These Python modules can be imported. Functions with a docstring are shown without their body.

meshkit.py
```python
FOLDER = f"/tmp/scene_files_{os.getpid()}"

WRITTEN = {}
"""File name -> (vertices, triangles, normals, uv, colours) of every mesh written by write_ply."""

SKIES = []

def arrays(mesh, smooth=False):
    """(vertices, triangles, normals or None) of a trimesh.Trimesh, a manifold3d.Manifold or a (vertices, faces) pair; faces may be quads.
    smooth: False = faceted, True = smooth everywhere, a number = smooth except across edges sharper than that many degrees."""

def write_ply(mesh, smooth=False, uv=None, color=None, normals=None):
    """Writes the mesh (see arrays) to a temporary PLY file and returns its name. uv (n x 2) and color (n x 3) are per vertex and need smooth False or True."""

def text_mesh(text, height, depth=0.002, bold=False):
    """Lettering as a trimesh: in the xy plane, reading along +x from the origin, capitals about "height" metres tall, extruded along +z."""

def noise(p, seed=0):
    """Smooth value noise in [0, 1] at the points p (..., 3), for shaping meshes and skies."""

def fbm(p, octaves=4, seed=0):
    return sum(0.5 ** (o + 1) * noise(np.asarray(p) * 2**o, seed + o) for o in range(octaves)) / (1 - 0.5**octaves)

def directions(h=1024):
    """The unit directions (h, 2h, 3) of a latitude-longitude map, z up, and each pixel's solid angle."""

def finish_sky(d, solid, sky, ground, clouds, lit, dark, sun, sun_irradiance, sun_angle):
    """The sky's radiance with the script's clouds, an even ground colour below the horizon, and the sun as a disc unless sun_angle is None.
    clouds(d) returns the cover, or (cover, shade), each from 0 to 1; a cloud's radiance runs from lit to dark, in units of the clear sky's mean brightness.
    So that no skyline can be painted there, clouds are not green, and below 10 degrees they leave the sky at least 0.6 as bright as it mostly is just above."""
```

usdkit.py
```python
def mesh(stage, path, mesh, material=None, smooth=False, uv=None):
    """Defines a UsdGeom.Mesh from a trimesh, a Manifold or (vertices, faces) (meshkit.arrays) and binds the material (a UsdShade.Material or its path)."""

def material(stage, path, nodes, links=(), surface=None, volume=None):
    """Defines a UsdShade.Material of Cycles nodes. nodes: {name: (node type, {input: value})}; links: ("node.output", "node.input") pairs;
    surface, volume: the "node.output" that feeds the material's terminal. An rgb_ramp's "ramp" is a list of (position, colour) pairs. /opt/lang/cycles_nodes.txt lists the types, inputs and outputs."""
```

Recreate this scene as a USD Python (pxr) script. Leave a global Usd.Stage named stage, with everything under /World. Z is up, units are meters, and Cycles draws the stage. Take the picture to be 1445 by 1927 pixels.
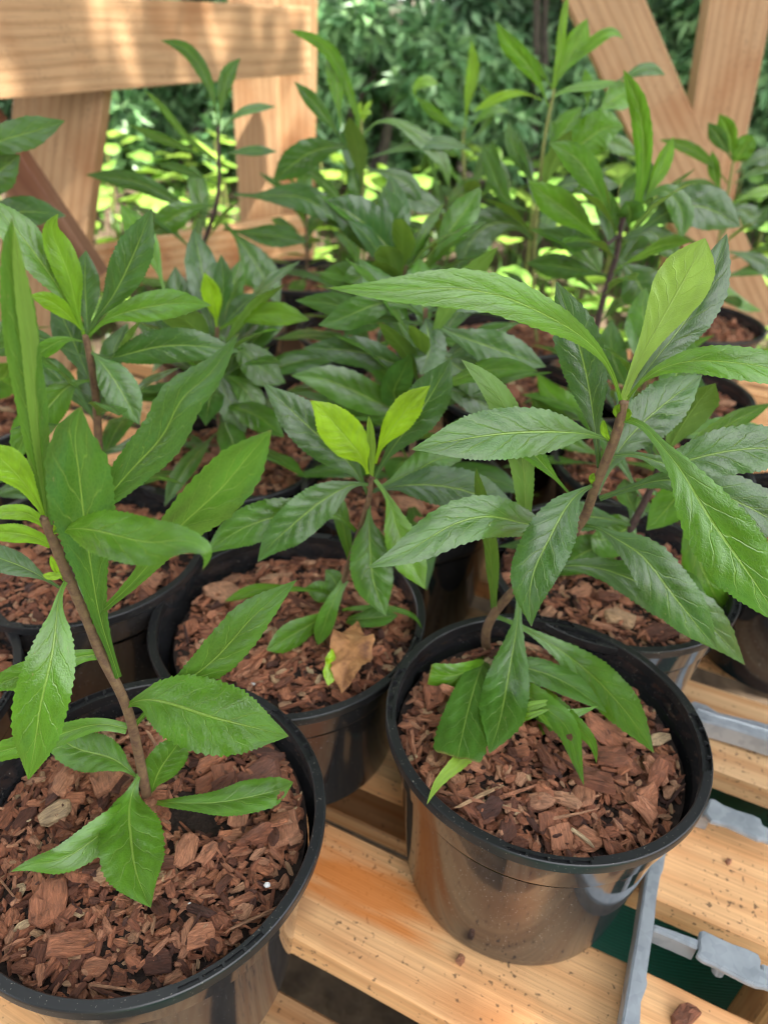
import math, random
import numpy as np, trimesh, manifold3d as m3, usdkit, meshkit
from shapely.geometry import Polygon
from pxr import Usd, UsdGeom, UsdLux, UsdShade, Gf, Sdf, Vt
from scipy.interpolate import CubicSpline, PchipInterpolator
from scipy.ndimage import gaussian_filter1d

stage = Usd.Stage.CreateInMemory()
UsdGeom.SetStageUpAxis(stage, 'Z')
UsdGeom.SetStageMetersPerUnit(stage, 1.0)
UsdGeom.Xform.Define(stage, '/World')
UsdGeom.Scope.Define(stage, '/World/Looks')
M = lambda name, nodes, links, surface='p.BSDF', **k: usdkit.material(stage, '/World/Looks/' + name, nodes, links, surface=surface, **k)

# ------------------------------------------------------------------ camera, sky, sun
CAMZ = 1.104                                   # lens height above the ground
FPX, PITCH, ROLL = 1380.85, math.radians(33.632), math.radians(2.6228)
EYE = np.array([0, 0, CAMZ])
cam = UsdGeom.Camera.Define(stage, '/World/camera')
cam.CreateFocalLengthAttr(6.86)
cam.CreateHorizontalApertureAttr(6.86 * 1445 / FPX)
cam.CreateFStopAttr(2.2)
cam.CreateFocusDistanceAttr(0.345)
cam.CreateClippingRangeAttr(Gf.Vec2f(0.02, 1000))
cam.CreateExposureAttr(2.25)
fw = np.array([0, math.cos(PITCH), -math.sin(PITCH)]); up0 = np.array([0, math.sin(PITCH), math.cos(PITCH)]); rt0 = np.array([1., 0, 0])
# the frame is turned by ROLL about the view axis
rt = math.cos(ROLL) * rt0 + math.sin(ROLL) * up0
up = math.cos(ROLL) * up0 - math.sin(ROLL) * rt0
cam.AddTransformOp().Set(Gf.Matrix4d(*rt, 0, *up, 0, *(-fw), 0, *EYE, 1))

SUN_EL, SUN_AZ = math.radians(58), math.radians(125)      # azimuth measured from +y towards +x
sd = np.array([math.sin(SUN_AZ) * math.cos(SUN_EL), math.cos(SUN_AZ) * math.cos(SUN_EL), math.sin(SUN_EL)])
dome = UsdLux.DomeLight.Define(stage, '/World/sky')
dome.GetPrim().SetCustomDataByKey('kind', 'structure')
skymat = usdkit.material(stage, '/World/Looks/sky_look', {
    'tc': ('texture_coordinate', {}),
    's': ('sky_texture', {'sky_type': 'single_scattering', 'sun_disc': False, 'sun_elevation': SUN_EL, 'sun_rotation': SUN_AZ}),
    'n': ('noise_texture', {'scale': 1.7, 'detail': 4.0, 'roughness': 0.55}),
    'r': ('rgb_ramp', {'ramp': [(0.36, (0, 0, 0)), (0.56, (0.95, 0.95, 0.95))]}),
    'm': ('mix', {'color2': (15.0, 15.1, 15.3)}),
    'b': ('background_shader', {'strength': 0.10})},
    [('tc.generated', 'n.vector'), ('n.fac', 'r.fac'), ('r.color', 'm.fac'), ('s.color', 'm.color1'), ('m.color', 'b.color')], surface='b.background')
UsdShade.MaterialBindingAPI.Apply(dome.GetPrim()).Bind(skymat)
sun = UsdLux.DistantLight.Define(stage, '/World/sun')
sun.CreateNormalizeAttr(True); sun.CreateIntensityAttr(1.25); sun.CreateAngleAttr(0.6); sun.CreateColorAttr(Gf.Vec3f(1, 0.95, 0.87))
zax = sd; xax = np.cross([0, 0, 1], zax); xax /= np.linalg.norm(xax); yax = np.cross(zax, xax)
sun.AddTransformOp().Set(Gf.Matrix4d(*xax, 0, *yax, 0, *zax, 0, 0, 0, 0, 1))

# ------------------------------------------------------------------ helpers
def ray(px, py):
    a, b = (px - 722.5) / FPX, (py - 963.5) / FPX
    c, s = math.cos(ROLL), math.sin(ROLL)
    u, v = c * a + s * b, -s * a + c * b
    return np.array([u, math.cos(PITCH) - v * math.sin(PITCH), -math.sin(PITCH) - v * math.cos(PITCH)])
def atz(px, py, z):
    d = ray(px, py); return EYE + d * (z - CAMZ) / d[2]
def aty(px, py, y):
    d = ray(px, py); return EYE + d * y / d[1]
def depth(p): return (np.asarray(p) - EYE) @ fw

used = {}
def numbered(path):
    n = used.get(path, 0); used[path] = n + 1
    return path if n == 0 else '%s_%03d' % (path, n)
def tag(p, label=None, cat=None, group=None, kind=None):
    p = p.GetPrim() if hasattr(p, 'GetPrim') else p
    for k, v in (('label', label), ('category', cat), ('group', group), ('kind', kind)):
        if v: p.SetCustomDataByKey(k, v)
    return p
def thing(name, label=None, cat=None, loc=(0, 0, 0), rotz=0, group=None, scale=None, tilt=(0, 0)):
    x = UsdGeom.Xform.Define(stage, numbered('/World/' + name))
    x.AddTranslateOp().Set(Gf.Vec3d(*map(float, loc)))
    if rotz or tilt != (0, 0): x.AddRotateXYZOp().Set(Gf.Vec3f(tilt[0], tilt[1], rotz))
    if scale: x.AddScaleOp().Set(Gf.Vec3f(*scale))
    tag(x, label, cat, group)
    return x
def attr(g, name, arr):
    UsdGeom.PrimvarsAPI(g).CreatePrimvar(name, Sdf.ValueTypeNames.Float3Array if np.ndim(arr) == 2 else Sdf.ValueTypeNames.FloatArray, 'vertex').Set(
        Vt.Vec3fArray.FromNumpy(np.asarray(arr, np.float32)) if np.ndim(arr) == 2 else Vt.FloatArray.FromNumpy(np.asarray(arr, np.float32)))
def obj(name, mesh, mat, parent=None, smooth=False, uv=None, label=None, kind=None):
    base = (str(parent.GetPath()) if parent is not None else '/World') + '/' + name
    g = usdkit.mesh(stage, numbered(base), mesh, mat, smooth=smooth, uv=uv)
    tag(g, label, kind=kind)
    return g
def copy_of(src, name, label, cat, loc, rotz=0, group=None, scale=None, tilt=(0, 0)):
    x = thing(name, None, None, loc, rotz, None, scale, tilt)
    x.GetPrim().GetReferences().AddInternalReference(src.GetPath()); x.GetPrim().SetInstanceable(True)
    tag(x, label, cat, group)
    return x
def tube(pts, rad, sides=10):
    p = np.asarray(pts, float); t = np.gradient(p, axis=0); t /= np.linalg.norm(t, axis=1, keepdims=True)
    a = np.cross(t, [0.3, 0.9, 0.2]); a /= np.linalg.norm(a, axis=1, keepdims=True); b = np.cross(t, a)
    an = np.arange(sides) * 2 * np.pi / sides
    r = np.broadcast_to(rad, (len(p),))
    v = p[:, None] + r[:, None, None] * (np.cos(an)[None, :, None] * a[:, None] + np.sin(an)[None, :, None] * b[:, None])
    n = len(p); f = []
    for i in range(n - 1):
        for j in range(sides):
            k = (j + 1) % sides
            f.append((i * sides + j, i * sides + k, (i + 1) * sides + k, (i + 1) * sides + j))
    v = np.vstack([v.reshape(-1, 3), p[:1], p[-1:]])
    q = np.array(f); tr = np.vstack([q[:, [0, 1, 2]], q[:, [0, 2, 3]]])
    caps = [(n * sides, (j + 1) % sides, j) for j in range(sides)] + [(n * sides + 1, (n - 1) * sides + j, (n - 1) * sides + (j + 1) % sides) for j in range(sides)]
    return v, np.vstack([tr, np.array(caps)])

# ------------------------------------------------------------------ materials
def leaf_material(name, dark, light, young, back, gloss, trans):
    n = {
        'tc': ('texture_coordinate', {}), 'sx': ('separate_xyz', {}), 'geo': ('geometry', {}),
        'age': ('attribute', {'attribute': 'age'}), 'oi': ('object_info', {}),
        'u1': ('math', {'math_type': 'subtract', 'value2': 0.5}), 'u2': ('math', {'math_type': 'absolute'}), 'u3': ('math', {'math_type': 'multiply', 'value2': 2.0}),
        # midrib, thinner towards the tip
        'mw': ('map_range', {'from_min': 0.0, 'from_max': 1.0, 'to_min': 0.10, 'to_max': 0.02}),
        'md': ('math', {'math_type': 'divide'}), 'mid': ('map_range', {'from_min': 0.35, 'from_max': 1.0, 'to_min': 1.0, 'to_max': 0.0, 'clamp': True, 'range_type': 'smoothstep'}),
        # side veins running forward
        'nz': ('noise_texture', {'scale': 7.0, 'detail': 1.0}), 'nzm': ('math', {'math_type': 'multiply', 'value2': 0.07}),
        'pw': ('math', {'math_type': 'power', 'value2': 0.8}), 'pm': ('math', {'math_type': 'multiply', 'value2': 0.20}),
        'v1': ('math', {'math_type': 'subtract'}), 'v2': ('math', {'math_type': 'add'}), 'v3': ('math', {'math_type': 'multiply'}), 'rn': ('attribute', {'attribute': 'rnd'}), 'vc': ('map_range', {'from_min': 0.0, 'from_max': 1.0, 'to_min': 6.5, 'to_max': 10.5}), 'uvo': ('vector_math', {'math_type': 'add'}), 'cmb': ('combine_xyz', {}), 'r10': ('math', {'math_type': 'multiply', 'value2': 23.0}),
        'sg': ('math', {'math_type': 'greater_than', 'value2': 0.5}), 'sgm': ('math', {'math_type': 'multiply', 'value2': 0.42}), 'v4': ('math', {'math_type': 'add'}),
        'fr': ('math', {'math_type': 'pingpong', 'value2': 0.5}),
        'side': ('map_range', {'from_min': 0.0, 'from_max': 0.06, 'to_min': 1.0, 'to_max': 0.0, 'clamp': True, 'range_type': 'smoothstep'}),
        'sfade': ('map_range', {'from_min': 0.35, 'from_max': 0.9, 'to_min': 1.0, 'to_max': 0.15, 'clamp': True}), 'sidef': ('math', {'math_type': 'multiply'}),
        # net of fine veins
        'mp': ('mapping', {'scale': (17.0, 60.0, 1.0)}), 'vo': ('voronoi_texture', {'feature': 'distance_to_edge', 'scale': 1.0}),
        'fine': ('map_range', {'range_type': 'smoothstep', 'from_min': 0.0, 'from_max': 0.22, 'to_min': 1.0, 'to_max': 0.0, 'clamp': True}),
        'big': ('noise_texture', {'scale': 3.0, 'detail': 3.0}),
        'c0': ('mix', {'color1': dark, 'color2': light}), 'c1': ('mix', {'color2': young}),
        'ageL': ('map_range', {'from_min': 0.0, 'from_max': 0.5, 'to_min': 0.0, 'to_max': 1.0, 'clamp': True}),
        'ageY': ('map_range', {'from_min': 0.5, 'from_max': 1.0, 'to_min': 0.0, 'to_max': 1.0, 'clamp': True}),
        'hs': ('hsv', {}), 'hv': ('map_range', {'from_min': 0.25, 'from_max': 0.75, 'to_min': 0.6, 'to_max': 1.4}),
        'vf': ('math', {'math_type': 'multiply', 'value2': 0.50}), 'vf2': ('math', {'math_type': 'multiply_add', 'value2': 0.26}), 'vf3': ('math', {'math_type': 'multiply_add', 'value2': 0.06}),
        'cv': ('mix', {'color2': tuple(0.5 * a + 0.5 * b for a, b in zip(young, (0.30, 0.40, 0.14)))}),
        'sp_n': ('noise_texture', {'scale': 26.0, 'detail': 2.0}), 'sp_f': ('map_range', {'from_min': 0.735, 'from_max': 0.765, 'to_min': 0.0, 'to_max': 0.55, 'clamp': True}), 'sp': ('mix', {'color2': (0.26, 0.19, 0.08)}),
        'tp_f': ('map_range', {'from_min': 0.985, 'from_max': 1.0, 'to_min': 0.0, 'to_max': 0.6, 'clamp': True}), 'tp': ('mix', {'color2': (0.20, 0.11, 0.04)}), 'bk': ('mix', {}), 'bk0': ('mix', {'color1': (0.085, 0.145, 0.035), 'color2': back}), 'bkf': ('math', {'math_type': 'multiply', 'value2': 0.55}),
        'h1': ('math', {'math_type': 'multiply', 'value2': -1.0}), 'h2': ('math', {'math_type': 'multiply_add', 'value2': -0.45}), 'h3': ('math', {'math_type': 'multiply_add', 'value2': -0.09}),
        'bn': ('noise_texture', {'scale': 90.0, 'detail': 2.0}), 'h4': ('math', {'math_type': 'multiply_add', 'value2': 0.07}),
        'bu': ('bump', {'strength': 0.6, 'distance': 0.0009}),
        'rg': ('map_range', {'from_min': 0.3, 'from_max': 0.7, 'to_min': gloss - 0.05, 'to_max': gloss + 0.09}), 'rg2': ('math', {'math_type': 'multiply_add', 'value2': 0.22}),
        'p': ('principled_bsdf', {'specular_ior_level': 0.62}),
        'tc2': ('mix', {'fac': 0.5, 'color2': (0.30, 0.50, 0.03)}),
        't': ('translucent_bsdf', {}), 'x': ('mix_closure', {'fac': trans})}
    l = [('tc.UV', 'sx.vector'), ('sx.x', 'u1.value1'), ('u1.value', 'u2.value1'), ('u2.value', 'u3.value1'),
         ('sx.y', 'mw.value'), ('u3.value', 'md.value1'), ('mw.result', 'md.value2'), ('md.value', 'mid.value'),
         ('uvo.vector', 'nz.vector'), ('nz.fac', 'nzm.value1'), ('u3.value', 'pw.value1'), ('pw.value', 'pm.value1'),
         ('sx.y', 'v1.value1'), ('pm.value', 'v1.value2'), ('v1.value', 'v2.value1'), ('nzm.value', 'v2.value2'), ('v2.value', 'v3.value1'), ('rn.fac', 'vc.value'), ('vc.result', 'v3.value2'), ('rn.fac', 'r10.value1'), ('r10.value', 'cmb.x'), ('r10.value', 'cmb.z'), ('tc.UV', 'uvo.vector1'), ('cmb.vector', 'uvo.vector2'),
         ('sx.x', 'sg.value1'), ('sg.value', 'sgm.value1'), ('v3.value', 'v4.value1'), ('sgm.value', 'v4.value2'), ('v4.value', 'fr.value1'), ('fr.value', 'side.value'),
         ('u3.value', 'sfade.value'), ('side.result', 'sidef.value1'), ('sfade.result', 'sidef.value2'),
         ('uvo.vector', 'mp.vector'), ('mp.vector', 'vo.vector'), ('vo.distance', 'fine.value'), ('uvo.vector', 'big.vector'),
         ('age.fac', 'ageL.value'), ('age.fac', 'ageY.value'), ('ageL.result', 'c0.fac'), ('c0.color', 'c1.color1'), ('ageY.result', 'c1.fac'),
         ('c1.color', 'hs.color'), ('big.fac', 'hv.value'), ('hv.result', 'hs.value'),
         ('mid.result', 'vf.value1'), ('sidef.value', 'vf2.value1'), ('vf.value', 'vf2.value3'), ('fine.result', 'vf3.value1'), ('vf2.value', 'vf3.value3'),
         ('hs.color', 'cv.color1'), ('vf3.value', 'cv.fac'),
         ('uvo.vector', 'sp_n.vector'), ('sp_n.fac', 'sp_f.value'), ('sp_f.result', 'sp.fac'), ('cv.color', 'sp.color1'), ('sx.y', 'tp_f.value'), ('tp_f.result', 'tp.fac'), ('sp.color', 'tp.color1'), ('tp.color', 'bk.color1'), ('ageY.result', 'bk0.fac'), ('bk0.color', 'bk.color2'), ('geo.backfacing', 'bkf.value1'), ('bkf.value', 'bk.fac'),
         ('mid.result', 'h1.value1'), ('sidef.value', 'h2.value1'), ('h1.value', 'h2.value3'), ('fine.result', 'h3.value1'), ('h2.value', 'h3.value3'),
         ('tc.UV', 'bn.vector'), ('bn.fac', 'h4.value1'), ('h3.value', 'h4.value3'), ('h4.value', 'bu.height'),
         ('big.fac', 'rg.value'), ('geo.backfacing', 'rg2.value1'), ('rg.result', 'rg2.value3'),
         ('bk.color', 'p.base_color'), ('rg2.value', 'p.roughness'), ('bu.normal', 'p.normal'),
         ('bk.color', 'tc2.color1'), ('tc2.color', 't.color'), ('p.BSDF', 'x.closure1'), ('t.BSDF', 'x.closure2')]
    return M(name, n, l, surface='x.closure')
LEAF = leaf_material('leaf_look', (0.014, 0.054, 0.011), (0.068, 0.182, 0.008), (0.27, 0.45, 0.008), (0.26, 0.37, 0.05), 0.20, 0.27)
BEDLEAF = leaf_material('bed_leaf_look', (0.09, 0.22, 0.04), (0.18, 0.35, 0.05), (0.30, 0.45, 0.065), (0.25, 0.36, 0.12), 0.5, 0.35)

def noise_mat(name, stops, scale, rough=0.8, detail=6.0, bump=0.0, bdist=0.004, spec=0.3, coord='tc.object', **extra):
    n = {'tc': ('texture_coordinate', {}), 'geo': ('geometry', {}), 'n': ('noise_texture', {'scale': scale, 'detail': detail, 'roughness': 0.65}),
         'r': ('rgb_ramp', {'ramp': stops}), 'b': ('bump', {'strength': bump, 'distance': bdist}),
         'p': ('principled_bsdf', {'roughness': rough, 'specular_ior_level': spec, **extra})}
    return M(name, n, [(coord, 'n.vector'), ('n.fac', 'r.fac'), ('r.color', 'p.base_color'), ('n.fac', 'b.height'), ('b.normal', 'p.normal')])

def stem_mat(name, lo, hi):
    return noise_mat(name, [(0.35, lo), (0.65, hi)], 260, 0.6, 4, 0.5, 0.0012, coord='geo.position')
STEM = stem_mat('stem_look', (0.085, 0.045, 0.030), (0.16, 0.10, 0.05))
STEM_GREEN = stem_mat('green_stem_look', (0.12, 0.14, 0.035), (0.20, 0.20, 0.06))
STEM_DARK = stem_mat('dark_stem_look', (0.03, 0.018, 0.016), (0.07, 0.04, 0.035))

def chip_mat(name, rnd):
    n = {'oi': ('object_info', {}), 'rn': ('attribute', {'attribute': 'rnd'}), 'at': ('attribute', {'attribute': 'grain'}),
         'r': ('rgb_ramp', {'ramp': [(0.0, (0.05, 0.02, 0.014)), (0.16, (0.14, 0.050, 0.026)), (0.40, (0.27, 0.098, 0.048)), (0.64, (0.37, 0.142, 0.068)), (0.84, (0.41, 0.185, 0.10)), (0.955, (0.44, 0.235, 0.13)), (0.985, (0.46, 0.30, 0.16)), (1.0, (0.5, 0.38, 0.22))]}),
         'mp': ('mapping', {'scale': (110.0, 700.0, 700.0)}), 'n': ('noise_texture', {'scale': 1.0, 'detail': 6.0, 'roughness': 0.75, 'distortion': 0.9}),
         'n2': ('noise_texture', {'scale': 130.0, 'detail': 4.0}), 'hv': ('map_range', {'from_min': 0.3, 'from_max': 0.7, 'to_min': 0.38, 'to_max': 1.55}),
         'hs': ('hsv', {}), 'dk': ('map_range', {'from_min': 0.35, 'from_max': 0.55, 'to_min': 0.30, 'to_max': 0.0, 'clamp': True}), 'dm': ('mix', {'color2': (0.055, 0.028, 0.022)}),
         'b': ('bump', {'strength': 1.0, 'distance': 0.0024}), 'p': ('principled_bsdf', {'roughness': 0.55, 'specular_ior_level': 0.4})}
    l = [(rnd, 'r.fac'), ('at.vector', 'mp.vector'), ('mp.vector', 'n.vector'), ('at.vector', 'n2.vector'), ('n.fac', 'hv.value'), ('hv.result', 'hs.value'), ('r.color', 'hs.color'),
         ('n2.fac', 'dk.value'), ('dk.result', 'dm.fac'), ('hs.color', 'dm.color1'), ('dm.color', 'p.base_color'), ('n.fac', 'b.height'), ('b.normal', 'p.normal')]
    return M(name, n, l)
CHIP = chip_mat('bark_chip_look', 'oi.random')
FINE = chip_mat('fine_bark_look', 'rn.fac')
SOIL = noise_mat('potting_soil_look', [(0.3, (0.010, 0.007, 0.006)), (0.7, (0.045, 0.028, 0.02))], 300, 0.95, 8, 1.0, 0.004)

def plastic(name, rough, spec=0.62, coat=0.0):
    n = {'tc': ('texture_coordinate', {}), 'n': ('noise_texture', {'scale': 900.0, 'detail': 1.0}), 'd': ('map_range', {'from_min': 0.70, 'from_max': 0.76, 'to_min': 0.0, 'to_max': 0.55, 'clamp': True}),
         'n2': ('noise_texture', {'scale': 14.0, 'detail': 4.0}), 'c': ('mix', {'color1': (0.007, 0.0072, 0.0078), 'color2': (0.30, 0.27, 0.22)}),
         'rr': ('map_range', {'from_min': 0.3, 'from_max': 0.7, 'to_min': max(0.02, rough - 0.05), 'to_max': rough + 0.09}), 'b': ('bump', {'strength': 0.12, 'distance': 0.003}),
         'p': ('principled_bsdf', {'specular_ior_level': spec, 'coat_weight': coat, 'coat_roughness': 0.05})}
    return M(name, n, [('tc.object', 'n.vector'), ('tc.object', 'n2.vector'), ('n.fac', 'd.value'), ('d.result', 'c.fac'), ('c.color', 'p.base_color'), ('n2.fac', 'rr.value'), ('rr.result', 'p.roughness'), ('n2.fac', 'b.height'), ('b.normal', 'p.normal')])
POT_WALL, POT_RIM = plastic('pot_wall_look', 0.06, 0.95, 0.2), plastic('pot_rim_look', 0.30, 0.48)

def wood(name, pale, deep, knot, dirt=0.5, ringscale=330.0, stain=None):
    n = {'at': ('attribute', {'attribute': 'grain'}), 'm1': ('mapping', {'scale': (2.0, 11.0, 11.0)}), 'w': ('noise_texture', {'scale': 1.0, 'detail': 2.0, 'roughness': 0.45}),
         'sx': ('separate_xyz', {}), 'my': ('math', {'math_type': 'multiply', 'value2': ringscale}), 'mz': ('math', {'math_type': 'multiply', 'value2': ringscale * 1.4}), 'ad': ('math', {'math_type': 'add'}),
         'wm': ('math', {'math_type': 'multiply_add', 'value2': 17.0}), 'sn': ('math', {'math_type': 'sine'}), 'sr': ('map_range', {'from_min': -1.0, 'from_max': 1.0}), 'sp': ('math', {'math_type': 'power', 'value2': 2.2}),
         'm2': ('mapping', {'scale': (9.0, 520.0, 520.0)}), 'f': ('noise_texture', {'scale': 1.0, 'detail': 4.0, 'roughness': 0.7}),
         'c1': ('mix', {'color1': pale, 'color2': deep}), 'hv': ('map_range', {'from_min': 0.3, 'from_max': 0.7, 'to_min': 0.78, 'to_max': 1.24}), 'hs': ('hsv', {}),
         'm3': ('mapping', {'scale': (3.4, 9.0, 0.0)}), 'k': ('voronoi_texture', {'scale': 1.0, 'randomness': 1.0}), 'kf': ('map_range', {'from_min': 0.05, 'from_max': 0.13, 'to_min': 0.9, 'to_max': 0.0, 'clamp': True}), 'c2': ('mix', {'color2': knot}),
         'd': ('noise_texture', {'scale': 240.0, 'detail': 2.0}), 'db': ('noise_texture', {'scale': 16.0, 'detail': 3.0}), 'dm': ('math', {'math_type': 'multiply_add', 'value2': 0.45}),
         'df': ('map_range', {'from_min': 0.86, 'from_max': 0.93, 'to_min': 0.0, 'to_max': dirt, 'clamp': True}), 'c3': ('mix', {'color2': (0.06, 0.035, 0.022)}),
         'bl': ('noise_texture', {'scale': 6.0, 'detail': 3.0}), 'blf': ('map_range', {'from_min': 0.5, 'from_max': 0.68, 'to_min': 0.0, 'to_max': 0.65, 'clamp': True}), 'c4': ('mix', {'color2': (deep[0] * 0.85, deep[1] * 0.55, deep[2] * 0.35)}),
         'b': ('bump', {'strength': 0.5, 'distance': 0.0012}), 'p': ('principled_bsdf', {'roughness': 0.62, 'specular_ior_level': 0.3})}
    l = [('at.vector', 'm1.vector'), ('m1.vector', 'w.vector'), ('at.vector', 'sx.vector'), ('sx.y', 'my.value1'), ('sx.z', 'mz.value1'), ('my.value', 'ad.value1'), ('mz.value', 'ad.value2'),
         ('w.fac', 'wm.value1'), ('ad.value', 'wm.value3'), ('wm.value', 'sn.value1'), ('sn.value', 'sr.value'), ('sr.result', 'sp.value1'), ('sp.value', 'c1.fac'),
         ('at.vector', 'm2.vector'), ('m2.vector', 'f.vector'), ('f.fac', 'hv.value'), ('hv.result', 'hs.value'), ('c1.color', 'hs.color'),
         ('at.vector', 'bl.vector'), ('bl.fac', 'blf.value'), ('blf.result', 'c4.fac'), ('hs.color', 'c4.color1'),
         ('at.vector', 'm3.vector'), ('m3.vector', 'k.vector'), ('k.distance', 'kf.value'), ('kf.result', 'c2.fac'), ('c4.color', 'c2.color1'),
         ('at.vector', 'd.vector'), ('at.vector', 'db.vector'), ('db.fac', 'dm.value1'), ('d.fac', 'dm.value3'), ('dm.value', 'df.value'), ('df.result', 'c3.fac'), ('c2.color', 'c3.color1'),
         ('c3.color', 'p.base_color'), ('f.fac', 'b.height'), ('b.normal', 'p.normal')]
    if stain:
        xc, yc = stain
        n.update({'st_m': ('mapping', {'location': (-xc, -yc, 0.0)}), 'st_s': ('mapping', {'scale': (15.0, 46.0, 0.0)}), 'st_l': ('vector_math', {'math_type': 'length'}), 'st_n': ('noise_texture', {'scale': 1.0, 'detail': 4.0}), 'st_g': ('mapping', {'scale': (14.0, 110.0, 110.0)}),
                  'st_a': ('math', {'math_type': 'multiply_add', 'value2': 1.7}), 'st_f': ('map_range', {'from_min': 1.35, 'from_max': 2.0, 'to_min': 0.85, 'to_max': 0.0, 'clamp': True}), 'st_c': ('mix', {'color2': (0.50, 0.150, 0.022)})})
        l = [x for x in l if x != ('c3.color', 'p.base_color')] + [('at.vector', 'st_m.vector'), ('st_m.vector', 'st_s.vector'), ('st_s.vector', 'st_l.vector1'), ('at.vector', 'st_g.vector'), ('st_g.vector', 'st_n.vector'), ('st_n.fac', 'st_a.value1'), ('st_l.value', 'st_a.value3'), ('st_a.value', 'st_f.value'), ('st_f.result', 'st_c.fac'), ('c3.color', 'st_c.color1'), ('st_c.color', 'p.base_color')]
    return M(name, n, l)
PINE = wood('pine_look', (0.63, 0.36, 0.165), (0.575, 0.305, 0.13), (0.20, 0.08, 0.03), 0.75)
PINE_STAINED = wood('stained_pine_look', (0.63, 0.36, 0.165), (0.575, 0.305, 0.13), (0.20, 0.08, 0.03), 0.75, stain=(0.625 + 12 * 1.37, 12 * 0.173 + 0.008))
PINE_ROUGH = wood('rough_pine_look', (0.46, 0.285, 0.14), (0.38, 0.20, 0.085), (0.15, 0.06, 0.03), 0.8)
PINE_BROWN = wood('brown_pine_look', (0.17, 0.085, 0.046), (0.12, 0.055, 0.03), (0.09, 0.035, 0.02), 0.2)
PINE_FRAME = wood('frame_pine_look', (0.335, 0.205, 0.104), (0.275, 0.158, 0.076), (0.15, 0.06, 0.028), 0.3, 380.0)

ZINC = M('zinc_look', {'geo': ('geometry', {}), 'v': ('voronoi_texture', {'scale': 190.0}), 'n': ('noise_texture', {'scale': 45.0, 'detail': 5.0}), 'r': ('rgb_ramp', {'ramp': [(0.25, (0.22, 0.245, 0.265)), (0.75, (0.37, 0.395, 0.415))]}),
                       'ad': ('math', {'math_type': 'multiply_add', 'value2': 0.22}), 'sc': ('separate_color', {}), 'b': ('bump', {'strength': 0.05, 'distance': 0.001}), 'p': ('principled_bsdf', {'metallic': 0.7, 'roughness': 0.5})},
         [('geo.position', 'v.vector'), ('geo.position', 'n.vector'), ('v.color', 'sc.color'), ('sc.r', 'ad.value1'), ('n.fac', 'ad.value3'), ('ad.value', 'r.fac'), ('r.color', 'p.base_color'), ('n.fac', 'b.height'), ('b.normal', 'p.normal')])
NET = M('green_net_look', {'geo': ('geometry', {}), 'w': ('wave_texture', {'scale': 130.0, 'bands_direction': 'y', 'distortion': 0.8, 'detail': 1.0}), 'mp': ('mapping', {'rotation': (0, 0, 0.3)}), 'w2': ('wave_texture', {'scale': 260.0, 'bands_direction': 'x', 'distortion': 0.5}),
                           'm': ('math', {'math_type': 'multiply'}), 'c': ('mix', {'color1': (0.004, 0.07, 0.042), 'color2': (0.016, 0.24, 0.135)}), 'b': ('bump', {'strength': 0.6, 'distance': 0.003}), 'p': ('principled_bsdf', {'roughness': 0.5})},
        [('geo.position', 'mp.vector'), ('mp.vector', 'w.vector'), ('mp.vector', 'w2.vector'), ('w.fac', 'm.value1'), ('w2.fac', 'm.value2'), ('m.value', 'c.fac'), ('c.color', 'p.base_color'), ('w.fac', 'b.height'), ('b.normal', 'p.normal')])
GROUND = noise_mat('ground_look', [(0.3, (0.035, 0.024, 0.016)), (0.55, (0.10, 0.07, 0.045)), (0.75, (0.17, 0.13, 0.08))], 22, 0.95, 8, 0.8, 0.02, coord='geo.position')
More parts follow.
